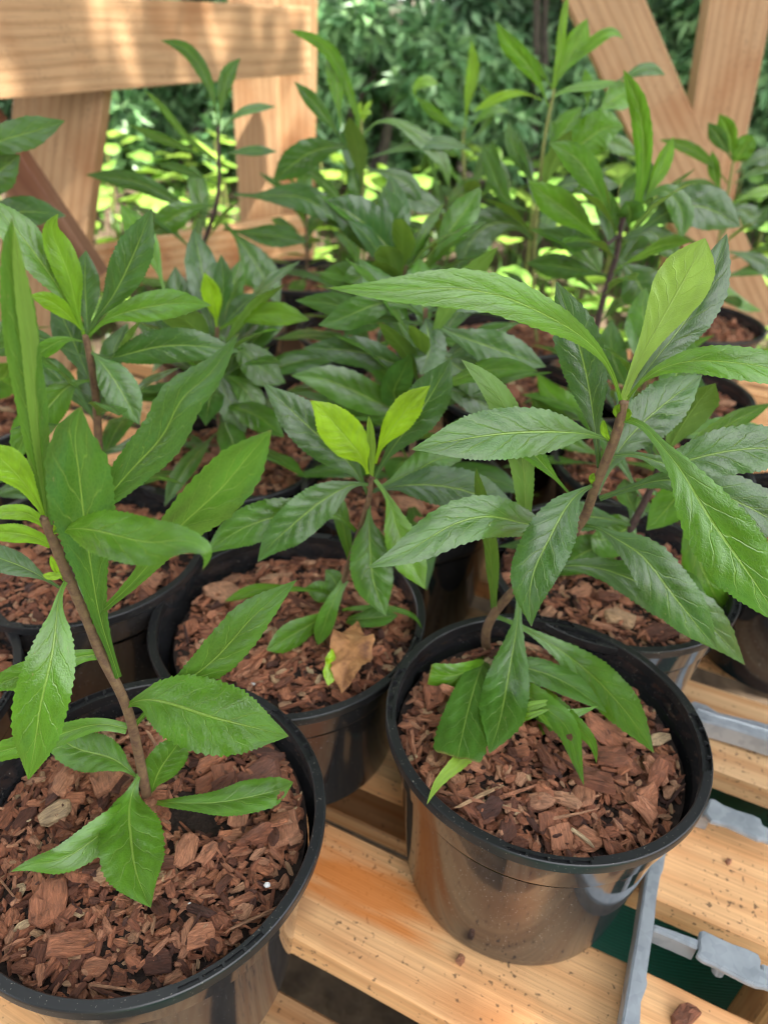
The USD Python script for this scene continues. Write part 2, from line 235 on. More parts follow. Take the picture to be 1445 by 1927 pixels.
DRYLEAF = noise_mat('dry_leaf_look', [(0.36, (0.10, 0.040, 0.016)), (0.52, (0.27, 0.125, 0.045)), (0.7, (0.38, 0.205, 0.085))], 60, 0.7, 6, 0.8, 0.002, coord='geo.position')
PERLITE = noise_mat('perlite_look', [(0.3, (0.6, 0.58, 0.55)), (0.7, (0.8, 0.8, 0.78))], 300, 0.8, 3, 0.5, 0.001)
SCREW = M('screw_look', {'p': ('principled_bsdf', {'metallic': 1.0, 'roughness': 0.35, 'base_color': (0.5, 0.5, 0.5)})}, [])
BARKSTEM = noise_mat('branch_look', [(0.3, (0.03, 0.025, 0.02)), (0.7, (0.10, 0.08, 0.06))], 40, 0.9, 4, coord='geo.position')
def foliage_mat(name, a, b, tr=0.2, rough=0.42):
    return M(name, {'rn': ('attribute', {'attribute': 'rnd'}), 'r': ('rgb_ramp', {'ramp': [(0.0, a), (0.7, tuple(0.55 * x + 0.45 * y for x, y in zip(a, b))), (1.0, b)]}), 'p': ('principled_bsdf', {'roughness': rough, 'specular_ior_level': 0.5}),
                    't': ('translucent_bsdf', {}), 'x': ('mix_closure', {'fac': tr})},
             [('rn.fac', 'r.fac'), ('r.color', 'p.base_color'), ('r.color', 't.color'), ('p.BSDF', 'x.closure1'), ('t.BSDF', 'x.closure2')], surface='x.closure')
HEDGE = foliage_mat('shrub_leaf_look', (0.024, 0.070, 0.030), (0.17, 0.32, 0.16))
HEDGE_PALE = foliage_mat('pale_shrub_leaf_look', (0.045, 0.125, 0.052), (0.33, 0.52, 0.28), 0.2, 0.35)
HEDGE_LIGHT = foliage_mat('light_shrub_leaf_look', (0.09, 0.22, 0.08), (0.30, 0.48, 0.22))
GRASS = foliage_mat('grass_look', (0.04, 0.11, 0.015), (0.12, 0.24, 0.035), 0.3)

BENCH = 0.600                                   # top of the bench slats
# ------------------------------------------------------------------ ground
rng = np.random.default_rng(5)
gx = np.concatenate([-np.geomspace(60, 2, 16), np.linspace(-1.9, 1.9, 60), np.geomspace(2, 60, 16)])
gy = np.concatenate([-np.geomspace(40, 1, 10), np.linspace(-0.9, 4, 90), np.geomspace(4.2, 80, 14)])
X, Y = np.meshgrid(gx, gy); P = np.c_[X.ravel(), Y.ravel(), 0 * X.ravel()]
rise = np.interp(P[:, 1], [1.55, 1.95, 2.8, 4, 8, 80], [0, 0.30, 0.58, 0.75, 1.0, 3.0])
P[:, 2] = rise + 0.02 * meshkit.fbm(P * 6) * (np.abs(P[:, 0]) < 3)
nx, ny = len(gx), len(gy); ii, jj = np.meshgrid(np.arange(ny - 1), np.arange(nx - 1), indexing='ij')
q = np.stack([ii * nx + jj, ii * nx + jj + 1, (ii + 1) * nx + jj + 1, (ii + 1) * nx + jj], -1).reshape(-1, 4)
tag(obj('ground', (P, q), GROUND, smooth=True), kind='structure')
def ground_z(x, y): return float(np.interp(y, [1.55, 1.95, 2.8, 4, 8, 80], [0, 0.30, 0.58, 0.75, 1.0, 3.0]))

# ------------------------------------------------------------------ timber
def timber(name, parent, a, b, width, thick, mat, side=None, seed=0, fuzz=0.0006, label=None, ends=(0, 0)):
    """A sawn board from a to b (centre line of its top/outer face is a-b); side = direction of its width; thickness goes to -normal."""
    rg = np.random.default_rng(seed)
    a, b = np.asarray(a, float), np.asarray(b, float)
    L = np.linalg.norm(b - a); x = (b - a) / L
    s = np.asarray(side if side is not None else np.cross([0, 0, 1], x), float); s -= (s @ x) * x; s /= np.linalg.norm(s)
    n = np.cross(x, s)
    nxs = max(6, int(L / 0.008)); c = 0.0018
    w, t = width / 2, thick
    prof = np.array([(-w + c, 0), (-w / 2, 0), (0, 0), (w / 2, 0), (w - c, 0), (w, -c), (w, -t / 2), (w, -t + c), (w - c, -t), (0, -t), (-w + c, -t), (-w, -t + c), (-w, -t / 2), (-w, -c)])[::-1]
    k = len(prof); ts = np.linspace(0, L, nxs)
    G = np.array([(u, p[0], p[1]) for u in ts for p in prof])
    jit = meshkit.fbm(np.c_[G[:, 0] * 18, G[:, 1] * 90, G[:, 2] * 90] + seed * 3.1)[:, None] * np.c_[0 * G[:, 0], np.sign(G[:, 1]) * (np.abs(G[:, 1]) > w * 0.9), 0.4 * np.sign(G[:, 2] + t / 2)] * fuzz * 2
    Gd = G + jit
    f = []
    for i in range(nxs - 1):
        for j in range(k):
            j2 = (j + 1) % k
            f.append((i * k + j, i * k + j2, (i + 1) * k + j2, (i + 1) * k + j))
    f = np.array(f); tr = np.vstack([f[:, [0, 1, 2]], f[:, [0, 2, 3]]])
    c0, c1 = len(G), len(G) + 1
    G = np.vstack([G, [[0, 0, -t / 2], [L, 0, -t / 2]]]); Gd = np.vstack([Gd, G[-2:]])
    caps = [(c0, (j + 1) % k, j) for j in range(k)] + [(c1, (nxs - 1) * k + j, (nxs - 1) * k + (j + 1) % k) for j in range(k)]
    tr = np.vstack([tr, caps])
    W = a + Gd[:, :1] * x + Gd[:, 1:2] * s + Gd[:, 2:] * n
    m = trimesh.Trimesh(W, tr, process=False)
    if m.volume < 0: tr = tr[:, ::-1]
    g = obj(name, (W, tr), mat, parent, label=label)
    attr(g, 'grain', G + np.array([seed * 1.37, seed * 0.173, seed * 0.091]))
    return g

U = np.array([0.9135, -0.4067, 0]); N = np.array([0.4067, 0.9135, 0])        # along and across the bench slats
def bench_pt(u, n, z): return U * u + N * n + np.array([0, 0, z])
bench = thing('slatted_bench', 'pale pine slatted bench carrying all the black plant pots', 'bench')
specs = [(0.070, 0.152, -1.0, -0.19, PINE), (0.207, 0.288, -0.75, 0.95, PINE_STAINED), (0.343, 0.4255, -0.8, 0.95, PINE), (0.478, 0.573, -0.85, 0.95, PINE_ROUGH), (0.622, 0.715, -0.9, 0.95, PINE)]
specs += [(0.765 + 0.142 * k, 0.765 + 0.142 * k + 0.092, -0.95, 0.95, PINE) for k in range(5)]
for k, (n0, n1, u0, u1, mt) in enumerate(specs):
    timber('slat', bench, bench_pt(u0, (n0 + n1) / 2, BENCH), bench_pt(u1, (n0 + n1) / 2, BENCH), n1 - n0, 0.024, mt, side=N, seed=11 + k, fuzz=0.0012)
for k, u in enumerate((-0.82, 0.0, 0.355)):                                  # bearers under the slats
    timber('bearer', bench, bench_pt(u if k else -0.7, 0.02 if k != 2 else 0.18, BENCH - 0.0255), bench_pt(u if k else -0.7, 1.44, BENCH - 0.0255), 0.045, 0.07, PINE_ROUGH, side=-U, seed=31 + k)
for k, (u, n) in enumerate([(-0.73, 0.05), (0.302, 0.245), (-0.73, 1.38), (0.355, 1.38), (0.0, 1.38)]):
    timber('leg', bench, bench_pt(u + 0.002, n, BENCH - 0.096), bench_pt(u + 0.002, n, 0.0), 0.07, 0.045, PINE, side=U, seed=41 + k)
for k, (n, u0, u1) in enumerate([(0.180, -0.95, 0.12), (0.08, -0.95, 0.10), (0.395, -0.8, -0.10)]):     # shelf boards low under the bench
    timber('shelf_board', bench, bench_pt(u0, n, BENCH - 0.105 - 0.001 * k), bench_pt(u1, n, BENCH - 0.105 - 0.001 * k), 0.062, 0.02, PINE_ROUGH, side=N, seed=51 + k)

timber('leg', bench, bench_pt(0.190, 0.325, BENCH - 0.0262), bench_pt(0.190, 0.325, 0.0), 0.07, 0.045, PINE, side=U, seed=47)
# green shade net lying in loose folds under the right half of the bench
uu, nn_ = np.linspace(-0.05, 1.0, 110), np.linspace(-0.55, 0.62, 110)
A_, B_ = np.meshgrid(uu, nn_); PP = A_[..., None] * U + B_[..., None] * N
PP[..., 2] = BENCH - 0.115 + 0.028 * np.sin(A_ * 17 + B_ * 9) + 0.02 * np.sin(B_ * 31 - A_ * 8) - 0.05 * np.clip(0.1 - B_, 0, 1)
PP = PP.reshape(-1, 3); k = 110
ii, jj = np.meshgrid(np.arange(k - 1), np.arange(k - 1), indexing='ij')
qq = np.stack([ii * k + jj, ii * k + jj + 1, (ii + 1) * k + jj + 1, (ii + 1) * k + jj], -1).reshape(-1, 4)
net = thing('shade_net', 'dark green woven shade netting spread below the bench slats', 'netting')
obj('net_sheet', (PP, qq), NET, net, smooth=True)

# upright timber frames behind the bench
frame = thing('timber_frame', 'pine frame at top left with broad screwed rail over posts and brown brace', 'timber frame')
def pix_board(name, parent, pa, pb, ya, yb, widthpx, thick, mat, seed, facing=(0, -1, 0), tail=(0, 0)):
    """A board whose visible face runs from picture point pa at distance ya to pb at yb."""
    a, b = aty(*pa, ya), aty(*pb, yb)
    d = b - a; a, b = a - d * tail[0], b + d * tail[1]
    s = np.cross(d, np.asarray(facing, float))
    wd = widthpx * depth((a + b) / 2) / FPX
    # make the outer face look along 'facing'
    x = d / np.linalg.norm(d); s /= np.linalg.norm(s)
    if np.cross(x, s) @ np.asarray(facing, float) < 0: s = -s
    return timber(name, parent, a, b, wd, thick, mat, side=s, seed=seed)
ra, rb = EYE + ray(0, 88) * 0.94, EYE + ray(585, 76) * 1.50
rd = (rb - ra) / np.linalg.norm(rb - ra)
fn = np.array([rd[1], -rd[0], 0]); fn = fn / np.linalg.norm(fn) * (1 if fn[1] < 0 or rd[1] > 0 else -1)
timber('rail', frame, ra - rd * 0.6, rb, 0.114, 0.040, PINE_FRAME, side=np.array([0, 0, 1.0]) if np.cross(rd, [0, 0, 1]) @ (EYE - ra) > 0 else np.array([0, 0, -1.0]), seed=61)
for sgn, k in ((0, 62), (1, 63)):
    pass
pix_board('post', frame, (470, -60), (492, 470), 1.86, 1.86, 76, 0.05, PINE_FRAME, 62, tail=(0.3, 1.2))
pix_board('post', frame, (556, -60), (556, 420), 1.90, 1.90, 62, 0.05, PINE_FRAME, 63, tail=(0.3, 1.5))
pix_board('post', frame, (118, 100), (70, 560), 1.30, 1.22, 150, 0.04, PINE_FRAME, 64, tail=(0.3, 0.8))
pix_board('brace', frame, (-30, 250), (130, 480), 1.12, 1.12, 66, 0.035, PINE_BROWN, 65, tail=(0.6, 0.25))
pix_board('lower_rail', frame, (240, 500), (590, 440), 1.55, 1.80, 74, 0.045, PINE_ROUGH, 66, tail=(0.5, 0.0))
sp = EYE + ray(473, 65) * 1.385
sc = trimesh.creation.cylinder(0.0085, 0.006, sections=16); sc.apply_transform(trimesh.geometry.align_vectors([0, 0, 1], EYE - sp))
sc.apply_translation(sp + (EYE - sp) / np.linalg.norm(EYE - sp) * 0.002); obj('screw', sc, SCREW, frame, smooth=30)
vframe = thing('timber_frame', 'pine post and leaning brace meeting in a V at upper right', 'timber frame')
pix_board('brace', vframe, (1140, 0), (1374, 520), 1.40, 1.40, 112, 0.035, PINE_FRAME, 71, tail=(0.5, 0.25))
pix_board('post', vframe, (1395, 10), (1352, 245), 1.46, 1.46, 108, 0.045, PINE_FRAME, 72, tail=(1.5, 2.6))

# ------------------------------------------------------------------ galvanised metal grid lying over the slats
ZT = BENCH + 0.022
rack = thing('metal_grid', 'galvanised grey metal grid with flared plates lying across the slats at lower right', 'metal rack')
def plan(pts, zt=ZT): return [tuple(atz(x, y, zt)[:2]) for x, y in pts]
def plate(name, pts, h, zt=ZT):
    poly = Polygon(plan(pts, zt)).buffer(0); poly = poly.buffer(-0.0012).buffer(0.0024, quad_segs=4).buffer(-0.0012)
    poly = max(poly.geoms, key=lambda g: g.area) if poly.geom_type == 'MultiPolygon' else poly
    c = m3.CrossSection([np.array(poly.exterior.coords)[:-1]], m3.FillRule.NonZero)
    parts = [m3.Manifold.extrude(c, h - 0.0016), m3.Manifold.extrude(c.offset(-0.0005, m3.JoinType.Round), h - 0.0007), m3.Manifold.extrude(c.offset(-0.0013, m3.JoinType.Round), h)]
    mm = parts[0] + parts[1] + parts[2]
    return obj(name, mm.translate((0, 0, zt - h)), ZINC, rack, smooth=40)
plate('bar', [(1262, 1560), (1275, 1560), (1254, 1600), (1249, 1634), (1243, 1648), (1236, 1690), (1232, 1734), (1224, 1790), (1217, 1839), (1219, 1848), (1217, 1858), (1207, 1884), (1205, 1927), (1200, 2060), (1152, 2060), (1169, 1927), (1181, 1858), (1203, 1729), (1215, 1648), (1228, 1600)], 0.020)
plate('cross_bar', [(1231, 1738), (1270, 1751), (1316, 1768), (1313, 1786), (1270, 1767), (1229, 1750)], 0.015, ZT - 0.0006)
plate('flared_plate', [(1317, 1752), (1325, 1750), (1352, 1763), (1378, 1775), (1405, 1784), (1428, 1795), (1433, 1806), (1432, 1822), (1445, 1832), (1478, 1846), (1476, 1872), (1440, 1858), (1425, 1856), (1405, 1848), (1380, 1835), (1345, 1817), (1322, 1807), (1311, 1797), (1316, 1786), (1314, 1768)], 0.004, ZT)
plate('cross_bar', [(1434, 1812), (1500, 1840), (1500, 1862), (1432, 1834)], 0.015, ZT - 0.0045)
plate('flared_plate', [(1336, 1502), (1345, 1503), (1362, 1514), (1388, 1524), (1418, 1533), (1432, 1540), (1436, 1552), (1445, 1557), (1500, 1580), (1500, 1604), (1436, 1580), (1428, 1580), (1400, 1567), (1370, 1553), (1338, 1545), (1326, 1530)], 0.004, ZT)
plate('cross_bar', [(1240, 1492), (1340, 1520), (1338, 1540), (1236, 1512)], 0.015, ZT - 0.0045)
plate('cross_bar', [(1240, 1318), (1288, 1330), (1306, 1318), (1330, 1326), (1352, 1340), (1395, 1350), (1425, 1356), (1445, 1362), (1520, 1385), (1520, 1412), (1445, 1393), (1420, 1384), (1380, 1372), (1345, 1362), (1310, 1354), (1285, 1345), (1236, 1334)], 0.018)
ridge = np.array([atz(x, y, ZT + 0.0005) for x, y in [(1312, 1335), (1345, 1347), (1390, 1359), (1440, 1374), (1500, 1393)]]); obj('ridge', tube(ridge, 0.0016, 6), ZINC, rack, smooth=True)
bolt = trimesh.creation.cylinder(0.004, 0.012, sections=12); bolt.apply_translation(atz(1355, 1820, ZT - 0.012)); obj('bolt', bolt, ZINC, rack, smooth=30)

# ------------------------------------------------------------------ pots
def revolve(prof, n=144):
    return m3.CrossSection([np.array(prof)]).revolve(n)
H = 0.147
def build_pot(label, loc, **kw):
    t = thing('plant_pot', label, 'pot', loc, **kw)
    body = revolve([(0, 0.004), (0.070, 0.004), (0.0735, 0), (0.0762, 0), (0.0772, 0.005), (0.0772, 0.007), (0.0778, 0.008), (0.0898, 0.112), (0.0900, 0.1135), (0.0922, 0.1150), (0.0932, 0.117), (0.0964, 0.1405), (0.0942, 0.1405), (0.0906, 0.117), (0.0745, 0.008), (0, 0.008)])
    obj('body', body, POT_WALL, t, smooth=32)
    rim = revolve([(0.0937, 0.1390), (0.0976, 0.1390), (0.0990, 0.1392), (0.0998, 0.1402), (0.1000, 0.1455), (0.0996, 0.1466), (0.0990, 0.1470), (0.0944, 0.1470), (0.0938, 0.1463)])
    cut = []
    for a0 in (20, 110, 200, 290):
        for k in range(4):
            a = math.radians(a0 + 6.6 * k)
            cut.append(m3.Manifold.cube((0.0030, 0.0098, 0.006), True).translate((0.0972, 0, 0.1470)).rotate((0, 0, math.degrees(a))))
        # the inner wall of the flange is dropped along the whole recess
        cut.append((revolve([(0.0925, 0.1454), (0.0962, 0.1454), (0.0962, 0.150), (0.0925, 0.150)], 144) ^ m3.Manifold.cube((0.12, 0.0, 0.2) if False else (0.03, 0.046, 0.2), True).translate((0.094, 0, 0.1)).rotate((0, 0, a0 + 9.9))))
    for c in cut: rim = rim - c
    obj('rim', rim, POT_RIM, t, smooth=32)
    return t
RZ = CAMZ - 0.357
# pot name: (x, y, rim height, radius scale, turn, tilt about x / y in degrees, label)
POTS = {
 'A': (0.105, 0.310, RZ, 1.0, 52, (-0.45, 1.65), 'black plastic pot at right front beside the grey metal bar'),
 'B': (-0.122, 0.236, CAMZ - 0.356, 0.97, 8, (0.2, 0.4), 'black plastic pot at lower left, nearest to the viewer'),
 'C': (-0.0627, 0.4175, CAMZ - 0.371, 1.03, 33, (-0.7, -2.4), 'black plastic pot with the dry brown leaf, between the two front pots'),
 'D': (-0.245, 0.476, CAMZ - 0.362, 1.0, 70, (0, 0), 'black plastic pot behind the lower left pot, mostly hidden by its bluish leaf'),
 'E': (-0.331, 0.318, CAMZ - 0.368, 0.97, 60, (0, 0), 'black plastic pot cut off by the left edge of the photo'),
 'F': (0.188, 0.481, CAMZ - 0.362, 1.0, -62, (0, 0), 'black plastic pot directly behind the right front pot'),
 'G': (-0.16, 0.645, CAMZ - 0.362, 1.0, 15, (0, 0), 'black plastic pot behind the middle left, two pots back from the dry leaf'),
 'N': (0.02, 0.600, CAMZ - 0.362, 1.0, 40, (0, 0), 'black plastic pot just behind the yellow tipped seedling'),
 'O': (0.27, 0.660, CAMZ - 0.362, 1.0, 5, (0, 0), 'black plastic pot in the right middle behind the tallest broad leaves'),
 'I': (0.345, 0.845, CAMZ - 0.362, 1.0, 25, (0, 0), 'black plastic pot at right middle with clear view of its bark and rim'),
 'L': (0.395, 0.550, CAMZ - 0.362, 1.0, 75, (0, 0), 'black plastic pot at the right edge standing on the rough brown slat'),
 'J': (0.47, 1.12, CAMZ - 0.362, 1.0, 12, (0, 0), 'black plastic pot below the V of the timbers at far right'),
 'P': (-0.045, 0.80, CAMZ - 0.362, 1.0, 50, (0, 0), 'black plastic pot mid way back, left of the centre gap'),
 'Q': (0.155, 0.825, CAMZ - 0.362, 1.0, 35, (0, 0), 'black plastic pot of the plant with dark crooked stem'),
 'T': (-0.25, 1.00, CAMZ - 0.362, 1.0, 18, (0, 0), 'black plastic pot before the lower rail at back left'),
 'U': (-0.035, 1.01, CAMZ - 0.362, 1.0, 66, (0, 0), 'black plastic pot third row back under the tall centre plant'),
 'W': (0.17, 1.03, CAMZ - 0.362, 1.0, 29, (0, 0), 'black plastic pot of the tall plant reaching the top edge of the photo'),
 'Z': (-0.47, 0.70, CAMZ - 0.362, 1.0, 47, (0, 0), 'black plastic pot at far left in front of the brown brace'),
 'K': (-0.15, 1.27, CAMZ - 0.362, 1.0, 22, (0, 0), 'black plastic pot in the rearmost row with bare bark showing'),
 'X': (0.07, 1.25, CAMZ - 0.362, 1.0, 80, (0, 0), 'black plastic pot in the rearmost row near the middle'),
}
pot0 = None
for key, (x, y, rz, s, rot, tl, lab) in POTS.items():
    zs = (rz - BENCH - 0.0008) / H
    if pot0 is None:
        pot0 = build_pot(lab, (x, y, BENCH + 0.0008), rotz=rot, group='black pots on the slatted bench', scale=(s, s, zs), tilt=tl)
    else:
        x_ = thing('plant_pot', None, None, (x, y, BENCH + 0.0008), rot, None, (s, s, zs), tl)
        for part in ('body', 'rim'):
            pass
        x_.GetPrim().GetReferences().AddInternalReference(pot0.GetPath())
        x_.GetPrim().SetInstanceable(True)
        tag(x_, lab, 'pot', 'black pots on the slatted bench')

# ------------------------------------------------------------------ bark mulch
def chip(rg, length, width, thick):
    n = rg.integers(7, 11)
    ang = np.sort((np.arange(n) + rg.uniform(-0.32, 0.32, n)) * 2 * np.pi / n)
    r = rg.uniform(0.72, 1.12, n)
    sq = 1 / np.maximum(np.abs(np.cos(ang)), np.abs(np.sin(ang))) ** 0.55
    o = np.c_[np.cos(ang) * length / 2, np.sin(ang) * width / 2] * (r * sq)[:, None]
    bend = rg.uniform(-1.2, 1.2) / max(length, 0.01) * thick * 2; tw = rg.uniform(-0.5, 0.5)
    ring = lambda k, z: np.c_[o * k, np.full(n, z) + rg.normal(0, thick * 0.13, n)]
    V = np.vstack([ring(0.84, -thick / 2), ring(1.03, -thick * 0.22), ring(1.0, thick * 0.25), ring(0.84, thick / 2), ring(0.42, thick * 0.58), [[0, 0, -thick / 2], [0, 0, thick * 0.62]]])
    V[:, 2] += bend * (V[:, 0] ** 2) * 8 + tw * V[:, 0] * V[:, 1] / max(width, 0.004) * 0.5
    f = []
    for a in range(4):
        for j in range(n):
            k = (j + 1) % n
            f += [(a * n + j, a * n + k, (a + 1) * n + k), (a * n + j, (a + 1) * n + k, (a + 1) * n + j)]
    f += [(5 * n, (j + 1) % n, j) for j in range(n)] + [(5 * n + 1, 4 * n + j, 4 * n + (j + 1) % n) for j in range(n)]
    return V, np.array(f)
def rot(ax, ay, az):
    cx, sx, cy, sy, cz, sz = math.cos(ax), math.sin(ax), math.cos(ay), math.sin(ay), math.cos(az), math.sin(az)
    return np.array([[cz, -sz, 0], [sz, cz, 0], [0, 0, 1]]) @ np.array([[cy, 0, sy], [0, 1, 0], [-sy, 0, cy]]) @ np.array([[1, 0, 0], [0, cx, -sx], [0, sx, cx]])
def build_mulch(label, loc, seed, nchips, nfine, R=0.0895, bare=None, **kw):
    rg = np.random.default_rng(seed)
    t = thing('bark_mulch', label, 'bark mulch', loc, group='red brown bark mulch in the pots', **kw)
    G = 0.002; n = 110; hm = np.zeros((n, n))
    gxy = (np.arange(n) - n / 2) * G
    HX, HY = np.meshgrid(gxy, gxy, indexing='ij')
    low = 0.005 * meshkit.fbm(np.c_[HX.ravel() * 22 + seed, HY.ravel() * 22, 0 * HX.ravel()]).reshape(n, n) - 0.004
    edge = np.hypot(HX, HY) / R
    low -= 0.006 * np.clip(edge - 0.82, 0, 1) / 0.18
    hm[:] = low
    # dark potting soil under the bark
    rr = np.linspace(0, R + 0.0006, 26); th = np.linspace(0, 2 * np.pi, 60, endpoint=False)
    S = [(0, 0)] + [(r * math.cos(a), r * math.sin(a)) for r in rr[1:] for a in th]; S = np.array(S)
    S3 = np.c_[S, np.zeros(len(S))]; S3[:, 2] = -0.003 + 0.0035 * meshkit.fbm(S3 * 130 + seed) + 0.5 * low[np.clip((S[:, 0] / G + n / 2).astype(int), 0, n - 1), np.clip((S[:, 1] / G + n / 2).astype(int), 0, n - 1)]
    F_ = [(0, 1 + j, 1 + (j + 1) % 60) for j in range(60)]
    for i in range(24):
        for j in range(60):
            a, b = 1 + i * 60 + j, 1 + i * 60 + (j + 1) % 60
            F_ += [(a, a + 60, b + 60), (a, b + 60, b)]
    obj('potting_soil', (S3, np.array(F_)), SOIL, t, smooth=True)
    def place(L, W, T, tiltmax, bury=0.25):
        for _ in range(8):
            r = (R - min(L, W * 1.6) * 0.42) * math.sqrt(rg.uniform(0, 1)); a = rg.uniform(0, 2 * math.pi)
            x, y = r * math.cos(a), r * math.sin(a)
            if bare is None or math.hypot(x - bare[0], y - bare[1]) > bare[2] * rg.uniform(0.7, 1.1): break
        az = rg.uniform(0, 2 * math.pi)
        if r + L * 0.45 > R: az = a + math.pi / 2 + rg.normal(0, 0.25)
        d = (HX - x) * math.cos(az) + (HY - y) * math.sin(az); e = -(HX - x) * math.sin(az) + (HY - y) * math.cos(az)
        foot = (np.abs(d) < max(L * 0.46, G)) & (np.abs(e) < max(W * 0.46, G))
        hs = hm[foot]
        z = (np.quantile(hs, 0.72) if hs.size else 0.0) + T * (0.5 - bury)
        # lie on the slope found below
        gxs = gys = 0.0
        if hs.size > 6:
            Acoef = np.c_[d[foot], e[foot], np.ones(hs.size)]; co = np.linalg.lstsq(Acoef, hs, rcond=None)[0]; gxs, gys = np.clip(co[:2], -0.5, 0.5)
        Rm = rot(math.atan(gys) + rg.normal(0, tiltmax * 0.6), -math.atan(gxs) + rg.normal(0, tiltmax * 0.5), 0)
        Rz = rot(0, 0, az)
        if hs.size: hm[foot] = np.maximum(hs, z + T * 0.35 + gxs * d[foot] * 0.8 + gys * e[foot] * 0.8)
        return np.array([x, y, z]), Rz @ Rm
    def one(L, W, T, tl, bury=0.25):
        V, f = chip(rg, L, W, T); p, Rm = place(L, W, T, tl, bury)
        return V @ Rm.T + p, f, V + rg.uniform(0, 3, 3)
    def many(cnt, lo, hi, tl):
        vs, fs, gs, rs, o = [], [], [], [], 0
        for _ in range(cnt):
            L = rg.uniform(lo, hi); V, f, g = one(L, L * rg.uniform(0.2, 0.65), L * rg.uniform(0.10, 0.26), tl)
            vs.append(V); fs.append(f + o); gs.append(g); rs.append(np.full(len(V), rg.uniform())); o += len(V)
        return np.vstack(vs), np.vstack(fs), np.vstack(gs), np.concatenate(rs)
    v, f, g, r_ = many(nfine, 0.003, 0.010, 0.5)
    m = obj('fine_bark', (v, f), FINE, t, kind='stuff'); attr(m, 'grain', g); attr(m, 'rnd', r_)
    v, f, g, r_ = many(int(nfine * 1.1), 0.005, 0.0115, 0.45)
    m = obj('fine_bark', (v, f), FINE, t, kind='stuff'); attr(m, 'grain', g); attr(m, 'rnd', r_)
    sizes = np.sort(np.clip(rg.lognormal(math.log(0.0108), 0.46, nchips), 0.005, 0.030))
    order = np.argsort(sizes + rg.normal(0, 0.005, nchips))
    for k in order:
        L = sizes[k]; typ = rg.uniform()
        if typ < 0.52: W, T = L * rg.uniform(0.45, 0.85), L * rg.uniform(0.09, 0.20)          # flakes
        elif typ < 0.80: W, T = L * rg.uniform(0.25, 0.45), L * rg.uniform(0.10, 0.22)        # shards
        else: L, W, T = max(L, 0.009) * 1.5, rg.uniform(0.0011, 0.0026), rg.uniform(0.001, 0.002)         # splinters
        V, f, g = one(L, W, T, 0.30)
        m = obj('bark_chip', (V, f), CHIP, t); attr(m, 'grain', g)
    v, f, g, r_ = many(nfine // 5, 0.002, 0.006, 0.6)
    m = obj('bark_crumbs', (v, f), FINE, t, kind='stuff'); attr(m, 'grain', g); attr(m, 'rnd', r_)
    return t
MUL = {
 'A': 'bark mulch in the right front pot, large rusty chips and a pale splinter', 'B': 'bark mulch in the lower left pot, broad pinkish brown flakes',
 'C': 'bark mulch under the dry brown leaf in the middle pot', 'D': 'bark mulch in the pot behind the lower left one, seen past the bluish leaf',
 'E': 'bark mulch in the pot cut by the left edge', 'F': 'bark mulch in the pot just behind the right front pot', 'G': 'bark mulch seen between leaves at middle left',
 'N': 'bark mulch behind the yellow tipped seedling', 'O': 'bark mulch in shade behind the broad right leaves', 'I': 'bark mulch in the open rimmed pot at right middle',
 'L': 'bark mulch in the pot at the right edge', 'J': 'bark mulch below the V of timbers', 'P': 'bark mulch in the pot left of the centre gap', 'Q': 'bark mulch around the dark crooked stem',
 'T': 'bark mulch before the lower timber rail at back left', 'U': 'bark mulch below the tall centre plant', 'W': 'bark mulch under the plant that reaches the top edge',
 'Z': 'bark mulch at far left by the brown brace', 'K': 'bare bark mulch in the rearmost pot left of centre', 'X': 'bark mulch in the rearmost pot near the middle'}
DEEP = 0.0165
mulch = {}
for i, key in enumerate(POTS):
    x, y, rz, s, rot_, tl, lab = POTS[key]
    loc = (x, y, rz - DEEP)
    if key in 'ABC':
        bare = {'A': None, 'B': (0.025, 0.012, 0.016), 'C': None}[key]
        mulch[key] = build_mulch(MUL[key], loc, 101 + i, 290, 1100, bare=bare, scale=(s, s, s), tilt=tl)
    elif key in 'DF':
        mulch[key] = build_mulch(MUL[key], loc, 101 + i, 180, 700, scale=(s, s, s), tilt=tl)
    else:
        src = mulch['C' if key == 'E' else 'DFC'[i % 3]]
        xx = thing('bark_mulch', None, None, loc, 37 * i % 360, None, None)
        xx.GetPrim().GetReferences().AddInternalReference(src.GetPath()); xx.GetPrim().SetInstanceable(True)
        tag(xx, MUL[key], 'bark mulch', 'red brown bark mulch in the pots')

# ------------------------------------------------------------------ leaves
PROF = {
 'lance': PchipInterpolator([0, 0.05, 0.16, 0.30, 0.44, 0.58, 0.70, 0.82, 0.91, 0.97, 1.0], [0.13, 0.12, 0.16, 0.42, 0.78, 0.98, 0.97, 0.70, 0.36, 0.12, 0.0]),
 'broad': PchipInterpolator([0, 0.05, 0.14, 0.26, 0.40, 0.54, 0.68, 0.80, 0.90, 0.97, 1.0], [0.10, 0.09, 0.20, 0.60, 0.92, 1.0, 0.92, 0.66, 0.33, 0.10, 0.0]),
 'late': PchipInterpolator([0, 0.08, 0.25, 0.42, 0.58, 0.72, 0.83, 0.91, 0.97, 1.0], [0.16, 0.15, 0.26, 0.48, 0.80, 1.0, 0.92, 0.60, 0.22, 0.0]),
 'strap': PchipInterpolator([0, 0.1, 0.3, 0.55, 0.75, 0.9, 1.0], [0.45, 0.5, 0.75, 1.0, 0.9, 0.5, 0.0]),
 'blunt': PchipInterpolator([0, 0.1, 0.3, 0.5, 0.7, 0.88, 0.97, 1.0], [0.16, 0.2, 0.40, 0.66, 0.88, 1.0, 0.95, 0.8]),
 'round': PchipInterpolator([0, 0.04, 0.12, 0.3, 0.5, 0.7, 0.86, 0.95, 1.0], [0.06, 0.06, 0.45, 0.9, 1.0, 0.93, 0.68, 0.4, 0.0]),
}
